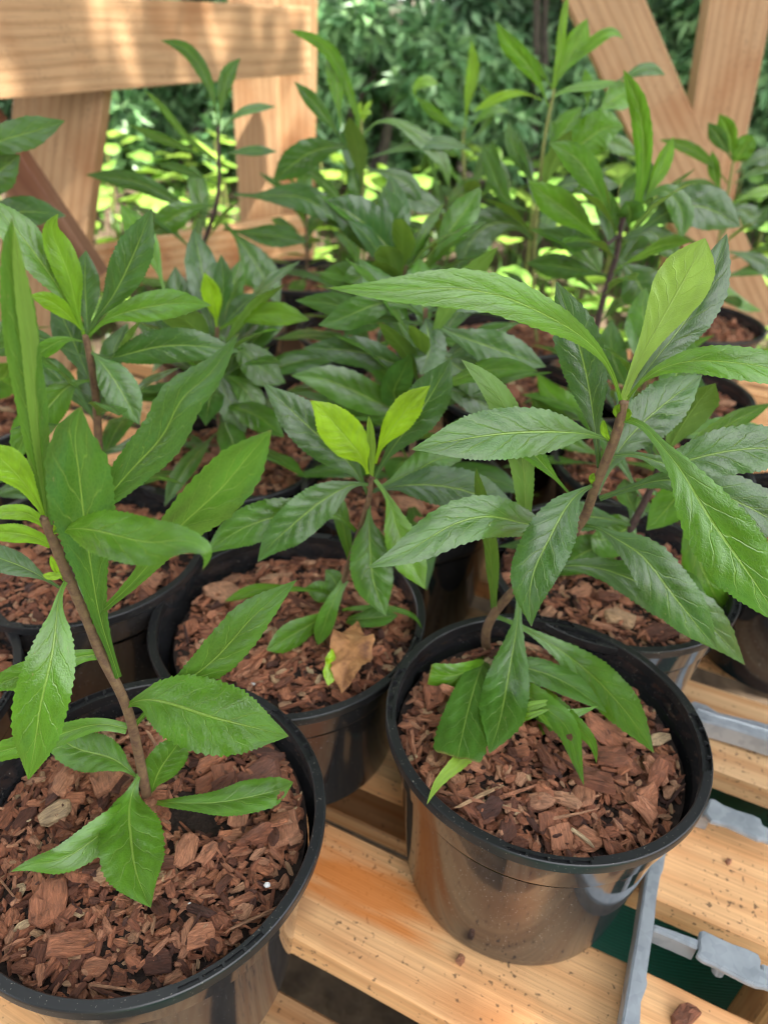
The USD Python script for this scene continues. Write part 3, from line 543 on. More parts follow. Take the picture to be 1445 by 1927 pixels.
def leaf_mesh(C, hw, tilt=(0, 0), fold=14, prof='lance', nv=90, nu=5, teeth=24, tooth=0.10, flip=False, ref=None, seed=0, wave=0.06, holes=()):
    """A leaf blade along the curve C (n x 3 points from base to tip), hw = half width in metres. Front side faces ref (the eye by default)."""
    rg = np.random.default_rng(seed)
    C = np.asarray(C, float)
    s = np.r_[0, np.cumsum(np.linalg.norm(np.diff(C, axis=0), axis=1))]
    cs = CubicSpline(s / s[-1], C, bc_type='natural') if len(C) > 2 else None
    t = np.linspace(0, 1, nv + 1)
    Pc = cs(t) if cs is not None else C[0] + t[:, None] * (C[1] - C[0])
    T = np.gradient(Pc, axis=0); T /= np.linalg.norm(T, axis=1, keepdims=True)
    V = (EYE - Pc) if ref is None else np.broadcast_to(np.asarray(ref, float), Pc.shape)
    V = V / np.linalg.norm(V, axis=1, keepdims=True)
    S = np.cross(T, V); S /= np.maximum(np.linalg.norm(S, axis=1, keepdims=True), 1e-6)
    S = gaussian_filter1d(S, nv * 0.06, axis=0, mode='nearest'); S -= (S * T).sum(1, keepdims=True) * T; S /= np.linalg.norm(S, axis=1, keepdims=True)
    Nn = np.cross(S, T)
    ta = np.radians(np.linspace(tilt[0], tilt[1], nv + 1))[:, None]
    S2, N2 = np.cos(ta) * S + np.sin(ta) * Nn, np.cos(ta) * Nn - np.sin(ta) * S
    w = hw * np.clip(PROF[prof](t), 0, None)
    k = np.arange(-nu, nu + 1) / nu
    ph = rg.uniform(0, 6.28, 4); fr = rg.uniform(2.0, 3.4, 2)
    V_, UV = [], []
    L = s[-1]
    fo = math.radians(fold) * (1 if not flip else -1)
    for side_i, x in enumerate(k):
        e = abs(x); sg = np.sign(x)
        off = w * x
        if e == 1 and tooth:
            saw = np.mod(t * teeth * (1 + 0.06 * np.sin(t * 9 + ph[0])) + (0.4 if x > 0 else 0), 1.0)
            jag = np.where(saw < 0.72, saw / 0.72, (1 - saw) / 0.28)
            off = off + sg * jag * tooth * np.minimum(w, hw * 0.7) * (t > 0.2) * (0.7 + 0.5 * np.sin(t * 40 + ph[1]) ** 2)
        lift = np.abs(off) * math.sin(fo) * (1.25 - 1.05 * e)
        rip = wave * w * e ** 1.5 * np.sin(2 * np.pi * fr[int(x > 0)] * t + ph[2 + int(x > 0)])
        quilt = 0.034 * w * math.sin(math.pi * min(e, 1)) * np.cos(2 * np.pi * 9 * (t - 0.2 * e ** 0.8) + (2.6 if x > 0 else 0)) * (t > 0.22)
        V_.append(Pc + S2 * (off * math.cos(fo))[:, None] + N2 * (lift + rip + quilt)[:, None])
        UV.append(np.c_[np.full(nv + 1, 0.5 + 0.5 * x), t])
    V_ = np.stack(V_, 1).reshape(-1, 3); UV = np.stack(UV, 1).reshape(-1, 2)
    m = 2 * nu + 1
    ii, jj = np.meshgrid(np.arange(nv), np.arange(m - 1), indexing='ij')
    a = ii * m + jj; q = np.stack([a, a + 1, a + m + 1, a + m], -1)
    keep = np.ones(q.shape[:2], bool)
    for hu, hv, hr in holes:
        cu = (k[:-1] + k[1:]) / 2; cv = (t[:-1] + t[1:]) / 2
        keep &= ~((((cu[None] - hu) * hw) ** 2 + ((cv[:, None] - hv) * L) ** 2) < hr ** 2)
    q = q[keep]
    if flip: q = q[:, ::-1]
    return V_, q, UV
def add_leaf(parent, mesh, age, mat=LEAF, name='leaf', label=None):
    v, q, uv = mesh
    g = obj(name, (v, q), mat, parent, smooth=True, uv=uv, label=label)
    attr(g, 'age', np.full(len(v), age, np.float32)); attr(g, 'rnd', np.full(len(v), (abs(float(v[:, 0].sum())) * 37.7) % 1.0, np.float32))
    return g
class Plant:
    """A potted plant: its stem is given by picture points at distance y (plus a lean towards the viewer), leaves grow from it."""
    def __init__(s, name, label, cat, y, stem, lean=0.0, r0=0.0035, r1=0.0018, mat=STEM, res=(136, 5), group='young leafy plants in black pots', zmin=None):
        s.zmin = zmin
        s.y, s.res, s.n = y, res, 0
        st = np.array(stem, float); h = (st[0, 1] - st[:, 1]) / max(1, st[0, 1] - st[-1, 1])
        s.h0, s.h1, s.lean = st[0, 1], st[-1, 1], lean
        pts = np.array([aty(px, py, y - s.dl(py)) for px, py in st])
        s.root = thing(name, label, cat, pts[0], group=group)
        o = pts[0]; s.o = o
        c = CubicSpline(np.linspace(0, 1, len(pts)), pts - o)(np.linspace(0, 1, 10 * len(pts)))
        first = c[0] - np.array([0, 0, 0.012]); c = np.vstack([first, c])
        r = np.linspace(r0, r1, len(c)) 
        s.stem = obj('stem', tube(c, r, 12), mat, s.root, smooth=True)
        s.c, s.seed = c, int(abs(o[0] * 9173 + o[1] * 7919) * 100) % 99991
    def dl(s, py): return s.lean * np.clip((s.h0 - py) / max(1, s.h0 - s.h1), -0.1, 1.1)
    def leaf(s, pts, hw, d=0.0, tilt=0, age=0.3, prof='lance', fold=14, flip=False, holes=(), label=None, bend=0.0, mat=None, tooth=0.115, wave=0.06, hi=True):
        """pts: picture points base to tip; hw: half width in picture pixels; d: how far the tip is nearer than the base (metres)."""
        p = np.array(pts, float); s.n += 1
        sl = np.r_[0, np.cumsum(np.linalg.norm(np.diff(p, axis=0), axis=1))]; sl /= sl[-1]
        db = s.dl(p[0, 1])
        W = np.array([aty(px, py, s.y - db - d * k - bend * 4 * k * (1 - k)) for (px, py), k in zip(p, sl)])
        if s.zmin is not None:
            W = np.array([w_ if w_[2] > s.zmin + 0.004 * k or k < 0.02 else atz(px, py, s.zmin + 0.004 * k) for w_, (px, py), k in zip(W, p, sl)])
        tl = tilt if isinstance(tilt, tuple) else (tilt, tilt)
        dm = np.mean([depth(w) for w in W[len(W) // 2:]])
        hwm = hw * dm / FPX / max(0.35, math.cos(math.radians(abs(np.mean(tl)))))
        nv, nu = s.res
        m = leaf_mesh(W - s.o, hwm, tl, fold, prof, nv, nu, 34 if nv > 60 else 15, tooth, flip, ref=None if False else EYE - W.mean(0), seed=s.seed + s.n, wave=wave, holes=holes)
        return add_leaf(s.root, m, age, mat or LEAF, label=label)
    def grow(s, n, t0, t1, length, seed, hw=0.013, age=(0.0, 0.28), el=(8, 58), az0=0, droop=0.5, dense=1.9):
        """n more leaves round the stem between the fractions t0 and t1 of its height."""
        n = int(n * dense); length *= 1.15; hw *= 1.0
        rg = np.random.default_rng(seed); az = az0
        for k in range(n):
            az += 2.39996 + rg.normal(0, 0.2); f = t0 + (t1 - t0) * k / max(1, n - 1)
            b = s.c[int(f * (len(s.c) - 1))]
            e = math.radians(np.interp(f, [t0, t1], el) + rg.normal(0, 8)); L = length * rg.uniform(0.75, 1.15)
            d = np.array([math.cos(az) * math.cos(e), math.sin(az) * math.cos(e), math.sin(e)])
            dd = np.array([0, 0, -1.0])
            C = [b, b + d * L * 0.33 + dd * droop * 0.03 * L, b + d * L * 0.68 + dd * droop * 0.16 * L, b + d * L + dd * droop * 0.42 * L]
            m = leaf_mesh(C, hw * rg.uniform(0.8, 1.15), (rg.normal(0, 14),) * 2, 14, 'lance', 40, 4, 14, 0.085, False, ref=(0, 0, 1), seed=seed * 31 + k)
            add_leaf(s.root, m, rg.uniform(*age))
# --- right front plant
a = Plant('potted_plant', 'tall leafy plant with curved brown stem in the right front pot', 'plant', 0.392,
          [(919, 1240), (914, 1195), (928, 1158), (966, 1112), (1030, 1050), (1092, 985), (1115, 930), (1147, 850), (1167, 790), (1174, 752)], lean=0.055, r0=0.0034, r1=0.0024, zmin=POTS['A'][2] + 0.001)
a.leaf([(1169, 760), (1145, 690), (1103, 640), (1022, 590), (937, 555), (842, 542), (722, 545), (615, 541)], 37, 0.055, (-12, 10), 0.46, fold=10, bend=0.012)
a.leaf([(1172, 752), (1188, 710), (1215, 655), (1262, 570), (1303, 495), (1327, 447)], 50, -0.02, 6, 0.82, 'late', fold=8, flip=True, tooth=0.05)
a.leaf([(1174, 765), (1200, 720), (1262, 640), (1325, 545), (1368, 438)], 44, -0.035, -12, 0.03, fold=18)
a.leaf([(1180, 752), (1205, 720), (1240, 696), (1296, 680), (1371, 681), (1445, 692), (1535, 735)], 31, 0.03, (20, 12), 0.5, bend=0.01)
a.leaf([(1146, 828), (1110, 818), (1060, 813), (972, 814), (872, 826), (773, 846)], 49, 0.05, (6, -6), 0.22, 'broad', fold=9)
a.leaf([(1171, 788), (1202, 797), (1239, 832), (1281, 884), (1315, 941), (1356, 1005), (1402, 1069), (1472, 1178)], 60, 0.06, (10, -4), 0.40, bend=0.01)
a.leaf([(1119, 912), (1087, 930), (1054, 974), (1027, 1027), (1010, 1062), (997, 1116), (1000, 1180)], 47, 0.055, (14, -10), 0.12, 'broad', bend=0.005)
a.leaf([(1090, 989), (1120, 992), (1150, 1008), (1202, 1041), (1245, 1091), (1289, 1148), (1352, 1226)], 44, 0.035, (18, -4), 0.14, 'broad', bend=0.006)
a.leaf([(966, 1112), (1005, 1085), (1060, 1066), (1120, 1068), (1220, 1105), (1320, 1165), (1402, 1252)], 42, 0.015, (-25, 12), 0.12)
a.leaf([(1085, 994), (1040, 990), (987, 985), (922, 972), (847, 990), (772, 1034), (690, 1069)], 42, 0.05, (12, -4), 0.22, 'broad')
a.leaf([(975, 1100), (976, 1135), (966, 1220), (952, 1299), (938, 1365), (920, 1419)], 46, 0.045, (-6, 8), 0.20, bend=0.006, fold=10)
a.leaf([(917, 1236), (897, 1279), (884, 1324), (872, 1374), (860, 1428)], 48, 0.03, (4, -4), 0.20, 'blunt')
a.leaf([(878, 1437), (850, 1447), (825, 1474), (803, 1515)], 21, 0.012, 10, 0.78, 'strap', flip=True, label='yellow green curled tip of a chewed leaf')
a.leaf([(905, 1252), (875, 1266), (845, 1272), (808, 1268)], 22, 0.008, 30, 0.48, 'blunt')
a.leaf([(933, 1160), (970, 1175), (1020, 1202), (1079, 1242), (1132, 1289), (1179, 1342), (1231, 1418)], 38, 0.045, (8, -6), 0.34)
a.leaf([(925, 1225), (960, 1250), (1020, 1266), (1085, 1298), (1142, 1342)], 26, 0.02, 25, 0.25)
a.leaf([(990, 1330), (1035, 1340), (1060, 1362), (1080, 1410), (1099, 1480)], 29, 0.018, 0, 0.38, 'broad', holes=((0.1, 0.80, 0.0028),), label='leaf with a chewed hole')
a.leaf([(1050, 1350), (1078, 1362), (1110, 1392), (1122, 1438)], 27, 0.008, 0, 0.46, 'broad')
a.leaf([(1055, 1356), (1075, 1345), (1100, 1338), (1126, 1328)], 24, 0.0, 0, 0.5, 'broad')
a.leaf([(1000, 1336), (1012, 1326), (1028, 1322), (1045, 1318)], 13, 0.0, 15, 0.62, 'round')
a.leaf([(1000, 1338), (1018, 1340), (1035, 1334)], 10, 0.0, 15, 0.62, 'round')
a.leaf([(1000, 1340), (1022, 1352), (1040, 1372)], 9, 0.004, 15, 0.55, 'round')
a.leaf([(929, 1150), (926, 1090), (922, 1030), (908, 950), (896, 880)], 15, 0.01, 55, 0.45, 'strap', flip=True)
a.leaf([(992, 1010), (988, 950), (985, 890), (965, 800), (925, 730), (868, 676)], 27, 0.015, -22, 0.5, 'strap', flip=True)
a.leaf([(1072, 930), (1035, 888), (1002, 852), (940, 812), (880, 820)], 22, 0.01, 20, 0.3)
a.leaf([(1128, 880), (1118, 795), (1100, 690), (1075, 605), (1046, 527)], 44, -0.03, (-10, 10), 0.02, fold=18)
a.leaf([(1122, 930), (1150, 870), (1200, 805), (1260, 752), (1322, 704)], 46, -0.045, -10, 0.12)
a.leaf([(1150, 858), (1200, 856), (1255, 872), (1310, 862), (1445, 843), (1530, 850)], 46, 0.0, (-15, 8), 0.12)
a.leaf([(1128, 938), (1190, 917), (1255, 903), (1335, 922), (1400, 950), (1520, 1020)], 46, 0.015, (-10, 6), 0.06)
for pts, hw in (([(1168, 790), (1160, 772), (1166, 760)], 7), ([(1150, 830), (1137, 812), (1136, 790)], 7), ([(1120, 915), (1114, 900), (1118, 890)], 6), ([(1166, 795), (1180, 780), (1183, 768)], 8)):
    a.leaf(pts, hw, 0.006, 10, 0.72, 'strap', tooth=0.03)

# --- lower left plant, nearest
b = Plant('potted_plant', 'hairy stemmed bright green plant in the lower left pot, nearest to viewer', 'plant', 0.2549,
          [(281, 1528), (268, 1455), (257, 1402), (234, 1320), (193, 1239), (167, 1174), (133, 1097), (97, 1008), (82, 975)], lean=0.015, r0=0.0028, r1=0.0020, zmin=POTS['B'][2] + 0.001)
b.leaf([(129, 1086), (118, 1106), (105, 1179), (94, 1252), (77, 1325), (68, 1385), (53, 1469)], 48, 0.045, (10, -14), 0.45, 'broad', bend=0.008)
b.leaf([(233, 1333), (266, 1318), (322, 1325), (386, 1346), (450, 1363), (544, 1386)], 68, 0.035, (14, -6), 0.45, 'broad', fold=10)
b.leaf([(248, 1372), (300, 1318), (386, 1256), (438, 1204), (476, 1161), (515, 1127), (559, 1091)], 40, -0.01, (-8, 10), 0.26)
b.leaf([(266, 1449), (250, 1490), (243, 1530), (246, 1573), (255, 1638), (284, 1709)], 60, 0.035, (-6, 10), 0.44, 'broad', bend=0.004)
b.leaf([(264, 1512), (210, 1553), (163, 1590), (107, 1620), (60, 1628), (20, 1641)], 31, 0.02, (30, 16), 0.38, 'broad')
b.leaf([(285, 1511), (343, 1512), (408, 1511), (472, 1500), (520, 1488), (552, 1472)], 29, 0.006, (36, 26), 0.40, 'late', holes=((0.6, 0.90, 0.003),))
b.leaf([(262, 1468), (245, 1452), (214, 1430), (163, 1415), (125, 1398), (100, 1352)], 36, -0.012, (-30, -15), 0.36, 'broad')
b.leaf([(284, 1500), (298, 1455), (322, 1418), (352, 1378)], 33, -0.012, -20, 0.24, 'broad')
b.leaf([(239, 1372), (193, 1364), (129, 1377), (64, 1398), (0, 1415), (-60, 1440)], 22, 0.012, (0, 30), 0.5, 'strap')
b.leaf([(186, 1232), (159, 1234), (105, 1250), (43, 1270), (-30, 1298)], 24, 0.025, 30, 0.48, 'strap')
b.leaf([(223, 1276), (207, 1225), (189, 1166), (174, 1085), (160, 990), (146, 870), (142, 815), (153, 764)], 62, 0.02, (-22, 8), 0.15, 'late', fold=20)
b.leaf([(123, 1060), (145, 1000), (199, 939), (252, 879), (312, 809), (345, 748), (385, 712), (420, 670), (449, 627)], 47, 0.0, (-24, 18), 0.09, fold=24)
b.leaf([(99, 1000), (149, 995), (216, 1007), (299, 1020), (355, 1020), (386, 1035), (382, 1073)], 50, 0.05, (16, 2), 0.36, 'broad', bend=0.012)
b.leaf([(168, 1172), (215, 1130), (265, 1080), (340, 990), (415, 920), (470, 855), (511, 808)], 52, 0.02, (18, -12), 0.28, 'late', fold=20)
b.leaf([(89, 985), (78, 900), (62, 770), (44, 650), (30, 540), (22, 470), (23, 408)], 36, 0.006, (32, 20), 0.30, 'strap', fold=30)
b.leaf([(94, 985), (82, 900), (68, 770), (56, 640), (42, 545), (33, 480), (25, 418)], 17, 0.010, (-20, -5), 0.62, 'strap', flip=True)
b.leaf([(86, 978), (60, 930), (25, 885), (-30, 835)], 32, 0.012, 24, 0.72, 'late')
b.leaf([(86, 990), (45, 965), (-25, 968)], 15, 0.014, 20, 0.66, 'strap')
b.leaf([(98, 1026), (55, 1008), (0, 1002), (-40, 1005)], 18, 0.018, 30, 0.66, 'strap')
b.leaf([(112, 1106), (65, 1078), (20, 1058), (-60, 1035)], 25, 0.0, -10, 0.06)
for pts, hw, ag in (([(120, 1092), (104, 1070), (96, 1045)], 6, 0.8), ([(126, 1080), (105, 1084), (80, 1082)], 8, 0.85), ([(97, 1005), (110, 990), (112, 975)], 9, 0.85), ([(128, 1050), (132, 1025), (126, 1000)], 7, 0.7), ([(130, 1052), (142, 1030), (150, 1010)], 6, 0.7)):
    b.leaf(pts, hw, 0.006, 10, ag, 'strap', tooth=0.03)

# --- seedling with yellow young leaves
c = Plant('potted_plant', 'small seedling with two bright yellow green young leaves at its tip', 'plant', 0.441,
          [(640, 1172), (639, 1131), (651, 1078), (669, 1022), (690, 955), (698, 912), (700, 896)], lean=0.02, r0=0.0025, r1=0.0017, zmin=POTS['C'][2] + 0.001)
c.leaf([(692, 930), (680, 905), (652, 866), (599, 819), (556, 779), (523, 748), (495, 721)], 41, -0.02, (10, -6), 0.08, 'broad')
c.leaf([(692, 892), (684, 868), (664, 838), (637, 806), (610, 775), (584, 753)], 38, 0.012, (6, 10), 0.95, 'broad', fold=10)
c.leaf([(706, 872), (714, 846), (733, 812), (755, 783), (783, 748), (810, 725)], 29, 0.01, (-10, 0), 0.95, fold=22)
c.leaf([(699, 900), (699, 860), (697, 815), (694, 782)], 10, 0.008, 30, 0.78, 'strap', fold=35, flip=True, tooth=0.02)
c.leaf([(706, 899), (722, 868), (742, 838), (772, 799), (815, 736), (850, 672)], 40, -0.02, (-8, 4), 0.04)
c.leaf([(697, 912), (665, 912), (639, 922), (589, 955), (546, 992), (513, 1022), (485, 1058)], 38, 0.035, (12, 4), 0.14, 'broad')
c.leaf([(669, 1000), (642, 976), (600, 965), (520, 972), (450, 998), (385, 1043)], 37, 0.03, (14, -4), 0.26)
c.leaf([(694, 950), (695, 999), (697, 1038), (702, 1088), (727, 1160)], 40, 0.03, (4, -6), 0.24, 'broad')
c.leaf([(705, 902), (730, 938), (745, 985), (768, 1045), (800, 1109)], 33, 0.025, (8, 0), 0.55)
c.leaf([(701, 924), (755, 914), (815, 913), (880, 925), (930, 945), (983, 969)], 39, 0.0, (12, 4), 0.05, 'broad')
c.leaf([(703, 925), (740, 905), (790, 882), (830, 862), (869, 866)], 32, -0.02, 10, 0.3)
c.leaf([(650, 1090), (633, 1120), (614, 1165), (598, 1214)], 18, 0.03, (4, 0), 0.4, 'strap')
c.leaf([(638, 1146), (590, 1172), (545, 1198), (501, 1224)], 24, 0.02, (30, 20), 0.3, 'late')
c.leaf([(640, 1125), (613, 1116), (551, 1108), (481, 1110), (422, 1132)], 11, 0.004, 40, 0.35, 'late')
c.leaf([(640, 1122), (628, 1090), (612, 1072)], 18, -0.01, 10, 0.25, 'broad')
c.leaf([(638, 1130), (600, 1112), (574, 1106)], 20, -0.005, 15, 0.25, 'broad')
c.leaf([(640, 1150), (668, 1145), (733, 1146), (780, 1162), (794, 1184)], 6, 0.0, 30, 0.35, 'strap', tooth=0)
c.leaf([(640, 1165), (690, 1164), (750, 1158)], 18, -0.004, 40, 0.25, 'late')
c.leaf([(660, 1055), (650, 1010), (640, 965), (622, 905)], 15, -0.012, -20, 0.3, 'strap')

# --- plant in the pot behind the lower left one
d = Plant('potted_plant', 'upright plant with a rosette of glossy bluish and light leaves at middle left', 'plant', 0.505,
          [(188, 1010), (187, 900), (184, 810), (181, 755), (175, 705), (165, 650), (161, 632)], lean=0.02, r0=0.0036, r1=0.0022)
d.leaf([(160, 636), (148, 598), (133, 530), (110, 466), (98, 428), (110, 401)], 27, 0.01, (-12, 10), 0.6, 'lance')
d.leaf([(166, 632), (175, 610), (206, 566), (239, 506), (262, 453), (286, 391)], 35, -0.015, (-8, 14), 0.05, 'lance', fold=18)
d.leaf([(164, 640), (163, 585), (160, 530), (162, 470)], 27, -0.015, 15, 0.04)
d.leaf([(165, 634), (199, 603), (266, 580), (332, 570), (398, 574)], 28, 0.015, (-6, -2), 0.45, 'lance')
d.leaf([(168, 662), (200, 672), (232, 668), (299, 652), (365, 650), (453, 662)], 32, -0.01, (-16, 4), 0.08, 'broad')
d.leaf([(169, 658), (199, 692), (226, 732), (246, 768), (263, 800)], 33, 0.02, (8, -6), 0.2, 'broad')
d.leaf([(177, 715), (139, 722), (100, 755), (66, 795), (43, 830), (24, 872)], 33, 0.03, (14, 8), 0.3, 'broad')
d.leaf([(160, 644), (133, 638), (83, 658), (50, 678)], 15, 0.01, 20, 0.4, 'lance')
d.leaf([(164, 674), (116, 652), (66, 634), (0, 655), (-40, 662)], 20, 0.0, 12, 0.06)
d.leaf([(157, 622), (128, 570), (75, 490), (22, 422), (-30, 366)], 34, 0.005, (-14, -14), 0.36)
d.leaf([(158, 625), (120, 585), (85, 562), (52, 556)], 17, 0.02, 25, 0.62)
d.leaf([(178, 790), (140, 740), (90, 715), (40, 690)], 24, -0.03, 10, 0.2)
d.leaf([(184, 795), (205, 755), (222, 738), (250, 725)], 20, -0.02, 10, 0.25)
d.grow(9, 0.05, 0.55, 0.09, 17, hw=0.012)

# --- plants further back: pale details come from the photograph, the lower leaves are grown
R2 = (44, 4)
GR = 'young leafy plants in black pots'
g = Plant('potted_plant', 'short plant with one upright yellow leaf at middle left, behind the rosette', 'plant', 0.655, [(418, 850), (410, 740), (408, 680), (409, 615)], lean=0.0, r0=0.003, r1=0.002, res=R2)
g.leaf([(408, 620), (402, 570), (385, 512)], 18, 0.01, 10, 0.85)
g.leaf([(411, 610), (420, 545), (416, 478)], 18, -0.01, 10, 0.04)
g.leaf([(414, 618), (445, 585), (481, 552)], 19, -0.01, 8, 0.05)
g.leaf([(412, 620), (440, 604), (480, 592), (530, 591), (583, 602)], 22, 0.015, (-8, 0), 0.6)
g.leaf([(410, 630), (440, 648), (481, 682), (513, 708), (538, 720)], 32, 0.01, 8, 0.3)
g.leaf([(406, 680), (420, 730), (440, 770), (462, 815)], 27, 0.02, 6, 0.14)
g.leaf([(410, 700), (440, 715), (470, 745), (490, 790)], 24, 0.02, 6, 0.4)
g.leaf([(404, 625), (372, 600), (340, 560), (330, 500)], 24, -0.03, 6, 0.05)
g.leaf([(404, 640), (360, 640), (300, 625), (250, 600)], 22, -0.02, 6, 0.2)
g.leaf([(310, 550), (292, 490), (255, 425), (226, 383)], 24, -0.05, 6, 0.42)
g.grow(13, 0.0, 0.8, 0.11, 23, hw=0.014, dense=2.7)
f = Plant('potted_plant', 'plant half hidden behind the tall right front plant, with green side leaves', 'plant', 0.475, [(1165, 1085), (1185, 1000), (1222, 925), (1245, 860), (1256, 800)], lean=0.0, r0=0.0034, r1=0.002, mat=STEM_DARK, res=R2)
f.leaf([(1250, 850), (1292, 880), (1265, 945), (1216, 998)], 32, 0.01, 8, 0.35)
f.leaf([(1225, 925), (1285, 960), (1312, 1040), (1345, 1120), (1368, 1170)], 32, 0.02, 8, 0.38)
f.leaf([(1200, 985), (1170, 1000), (1140, 1015), (1112, 1012)], 38, 0.0, 8, 0.32, 'round')
f.leaf([(1195, 1000), (1150, 1020), (1090, 1045), (1045, 1085)], 34, 0.0, 8, 0.2)
f.leaf([(1165, 1085), (1184, 1115), (1192, 1152)], 20, 0.02, 8, 0.4)
f.leaf([(1200, 970), (1180, 930), (1175, 900)], 20, -0.02, 8, 0.3)
f.leaf([(1258, 800), (1262, 740), (1280, 680), (1285, 620)], 34, -0.04, 6, 0.25)
f.leaf([(1240, 860), (1210, 810), (1190, 770)], 24, -0.04, 6, 0.5)
f.leaf([(1250, 830), (1310, 815), (1370, 810), (1430, 800)], 26, -0.06, 6, 0.3)
f.grow(6, 0.1, 0.8, 0.09, 29, az0=0.6)
n = Plant('potted_plant', 'dark leaved plant in the centre under the long arching leaf', 'plant', 0.60, [(765, 950), (775, 850), (785, 760), (795, 680), (801, 580)], r0=0.0034, r1=0.002, res=R2)
n.leaf([(790, 700), (740, 682), (686, 664), (632, 657), (569, 655)], 28, 0.0, (10, 0), 0.03, 'broad')
n.leaf([(780, 790), (727, 765), (668, 736), (614, 715), (547, 706)], 34, 0.01, (8, 0), 0.26, 'broad')
n.leaf([(786, 770), (742, 745), (755, 705), (773, 665)], 28, 0.03, 8, 0.08, 'broad')
n.leaf([(800, 592), (806, 630), (806, 665), (790, 706)], 33, 0.03, 6, 0.08, 'broad')
n.leaf([(800, 600), (850, 625), (930, 655), (1028, 690)], 33, 0.02, 8, 0.12)
n.leaf([(798, 600), (760, 572), (700, 575), (640, 600), (598, 612)], 28, 0.01, (12, 0), 0.15)
n.leaf([(796, 610), (740, 600), (690, 590), (640, 575), (555, 565)], 22, -0.02, 8, 0.12)
n.leaf([(802, 585), (850, 575), (900, 560), (960, 565)], 26, -0.02, 8, 0.05)
n.leaf([(790, 720), (850, 735), (910, 760), (960, 800)], 28, 0.0, 8, 0.15)
n.leaf([(782, 800), (820, 760), (870, 730), (930, 720)], 24, -0.03, 8, 0.3)
n.leaf([(800, 640), (860, 690), (900, 720), (930, 760)], 30, 0.0, 8, 0.1)
n.grow(11, 0.0, 0.85, 0.11, 31, az0=1.6, hw=0.013, dense=2.7)
o = Plant('potted_plant', 'shaded plant behind the broad leaves at right, below the crooked stem', 'plant', 0.665, [(1146, 895), (1160, 820), (1200, 750), (1215, 690)], r0=0.003, r1=0.002, res=R2)
o.leaf([(1215, 690), (1222, 640), (1210, 590), (1215, 540)], 26, -0.03, 8, 0.3)
o.leaf([(1205, 740), (1250, 770), (1300, 790), (1340, 830)], 26, 0.0, 8, 0.2)
o.leaf([(1150, 860), (1090, 840), (1040, 800), (1000, 740)], 26, 0.0, 8, 0.3)
o.leaf([(1160, 820), (1110, 780), (1060, 760), (1010, 700)], 24, 0.0, 8, 0.45)
o.leaf([(1200, 750), (1165, 700), (1150, 650), (1150, 600)], 26, -0.03, 8, 0.15)
o.grow(10, 0.0, 0.9, 0.10, 37, az0=2.5)
p = Plant('potted_plant', 'plant with large grey green leaves left of centre, three rows back', 'plant', 0.79, [(690, 720), (720, 640), (745, 560), (765, 500)], r0=0.003, r1=0.002, res=R2)
p.leaf([(762, 500), (740, 475), (715, 448), (661, 402), (608, 377)], 40, 0.0, (8, -6), 0.0, 'broad')
p.leaf([(812, 500), (825, 470), (850, 430), (880, 390), (905, 350)], 27, -0.02, 8, 0.26)
p.leaf([(770, 510), (800, 520), (830, 525), (862, 510)], 22, 0.0, 8, 0.1)
p.leaf([(758, 520), (720, 510), (680, 520), (640, 550)], 26, 0.02, 8, 0.2)
p.leaf([(764, 500), (740, 440), (735, 400), (720, 350)], 26, -0.03, 8, 0.1)
p.leaf([(750, 550), (700, 540), (650, 520), (600, 520)], 26, -0.03, 8, 0.3)
p.grow(15, 0.0, 0.95, 0.115, 41, az0=0.4, hw=0.014, dense=2.7)
r4 = Plant('potted_plant', 'plant on a crooked dark stem with a drooping grey green leaf, right of centre', 'plant', 0.82, [(1092, 760), (1115, 650), (1138, 551), (1160, 479), (1168, 428), (1192, 390)], r0=0.0040, r1=0.0024, mat=STEM_DARK, res=R2)
r4.leaf([(1198, 392), (1209, 330), (1211, 283), (1198, 189), (1173, 130)], 18, 0.0, (10, 20), 0.46, 'strap')
r4.leaf([(1206, 388), (1222, 360), (1240, 325), (1267, 256)], 15, 0.0, 20, 0.55)
r4.leaf([(1200, 390), (1213, 377), (1245, 358), (1273, 377), (1285, 418), (1280, 452)], 21, 0.02, 10, 0.25)
r4.leaf([(1180, 445), (1215, 425), (1250, 402), (1307, 387), (1350, 400), (1394, 427)], 38, 0.01, 8, 0.06)
r4.leaf([(1155, 412), (1126, 358), (1089, 302), (1060, 280), (1032, 268)], 26, 0.01, 8, 0.24)
r4.leaf([(1140, 468), (1115, 440), (1081, 407), (1032, 370), (993, 338)], 28, 0.02, 8, 0.42)
r4.leaf([(1182, 425), (1186, 402), (1176, 378)], 26, 0.01, 8, 0.08, 'broad')
r4.leaf([(1192, 395), (1212, 345), (1222, 298)], 18, -0.02, 8, 0.02)
r4.leaf([(1165, 486), (1190, 515), (1208, 545), (1222, 575)], 38, 0.0, 8, 0.04)
r4.leaf([(1175, 450), (1220, 436), (1250, 455), (1280, 490)], 20, 0.0, 8, 0.12)
r4.leaf([(1150, 520), (1100, 510), (1050, 500), (990, 495)], 22, -0.03, 8, 0.1)
r4.leaf([(1160, 470), (1110, 455), (1070, 450), (1020, 430)], 20, -0.03, 8, 0.06)
twig = [aty(1166, 440, 0.82), aty(1148, 455, 0.815), aty(1128, 470, 0.81)]; obj('twig', tube(np.array(twig) - r4.o, 0.002, 6), STEM_DARK, r4.root, smooth=True)
r4.grow(12, 0.05, 0.75, 0.11, 43, az0=1.2)
u = Plant('potted_plant', 'slender tall plant in the middle with arching side leaves against the garden', 'plant', 1.02, [(680, 640), (684, 520), (683, 380), (682, 300), (680, 245), (681, 225)], r0=0.0026, r1=0.0017, mat=STEM_GREEN, res=R2)
u.leaf([(679, 240), (668, 205), (650, 150), (608, 85), (545, 56)], 11, 0.0, 15, 0.4, 'strap')
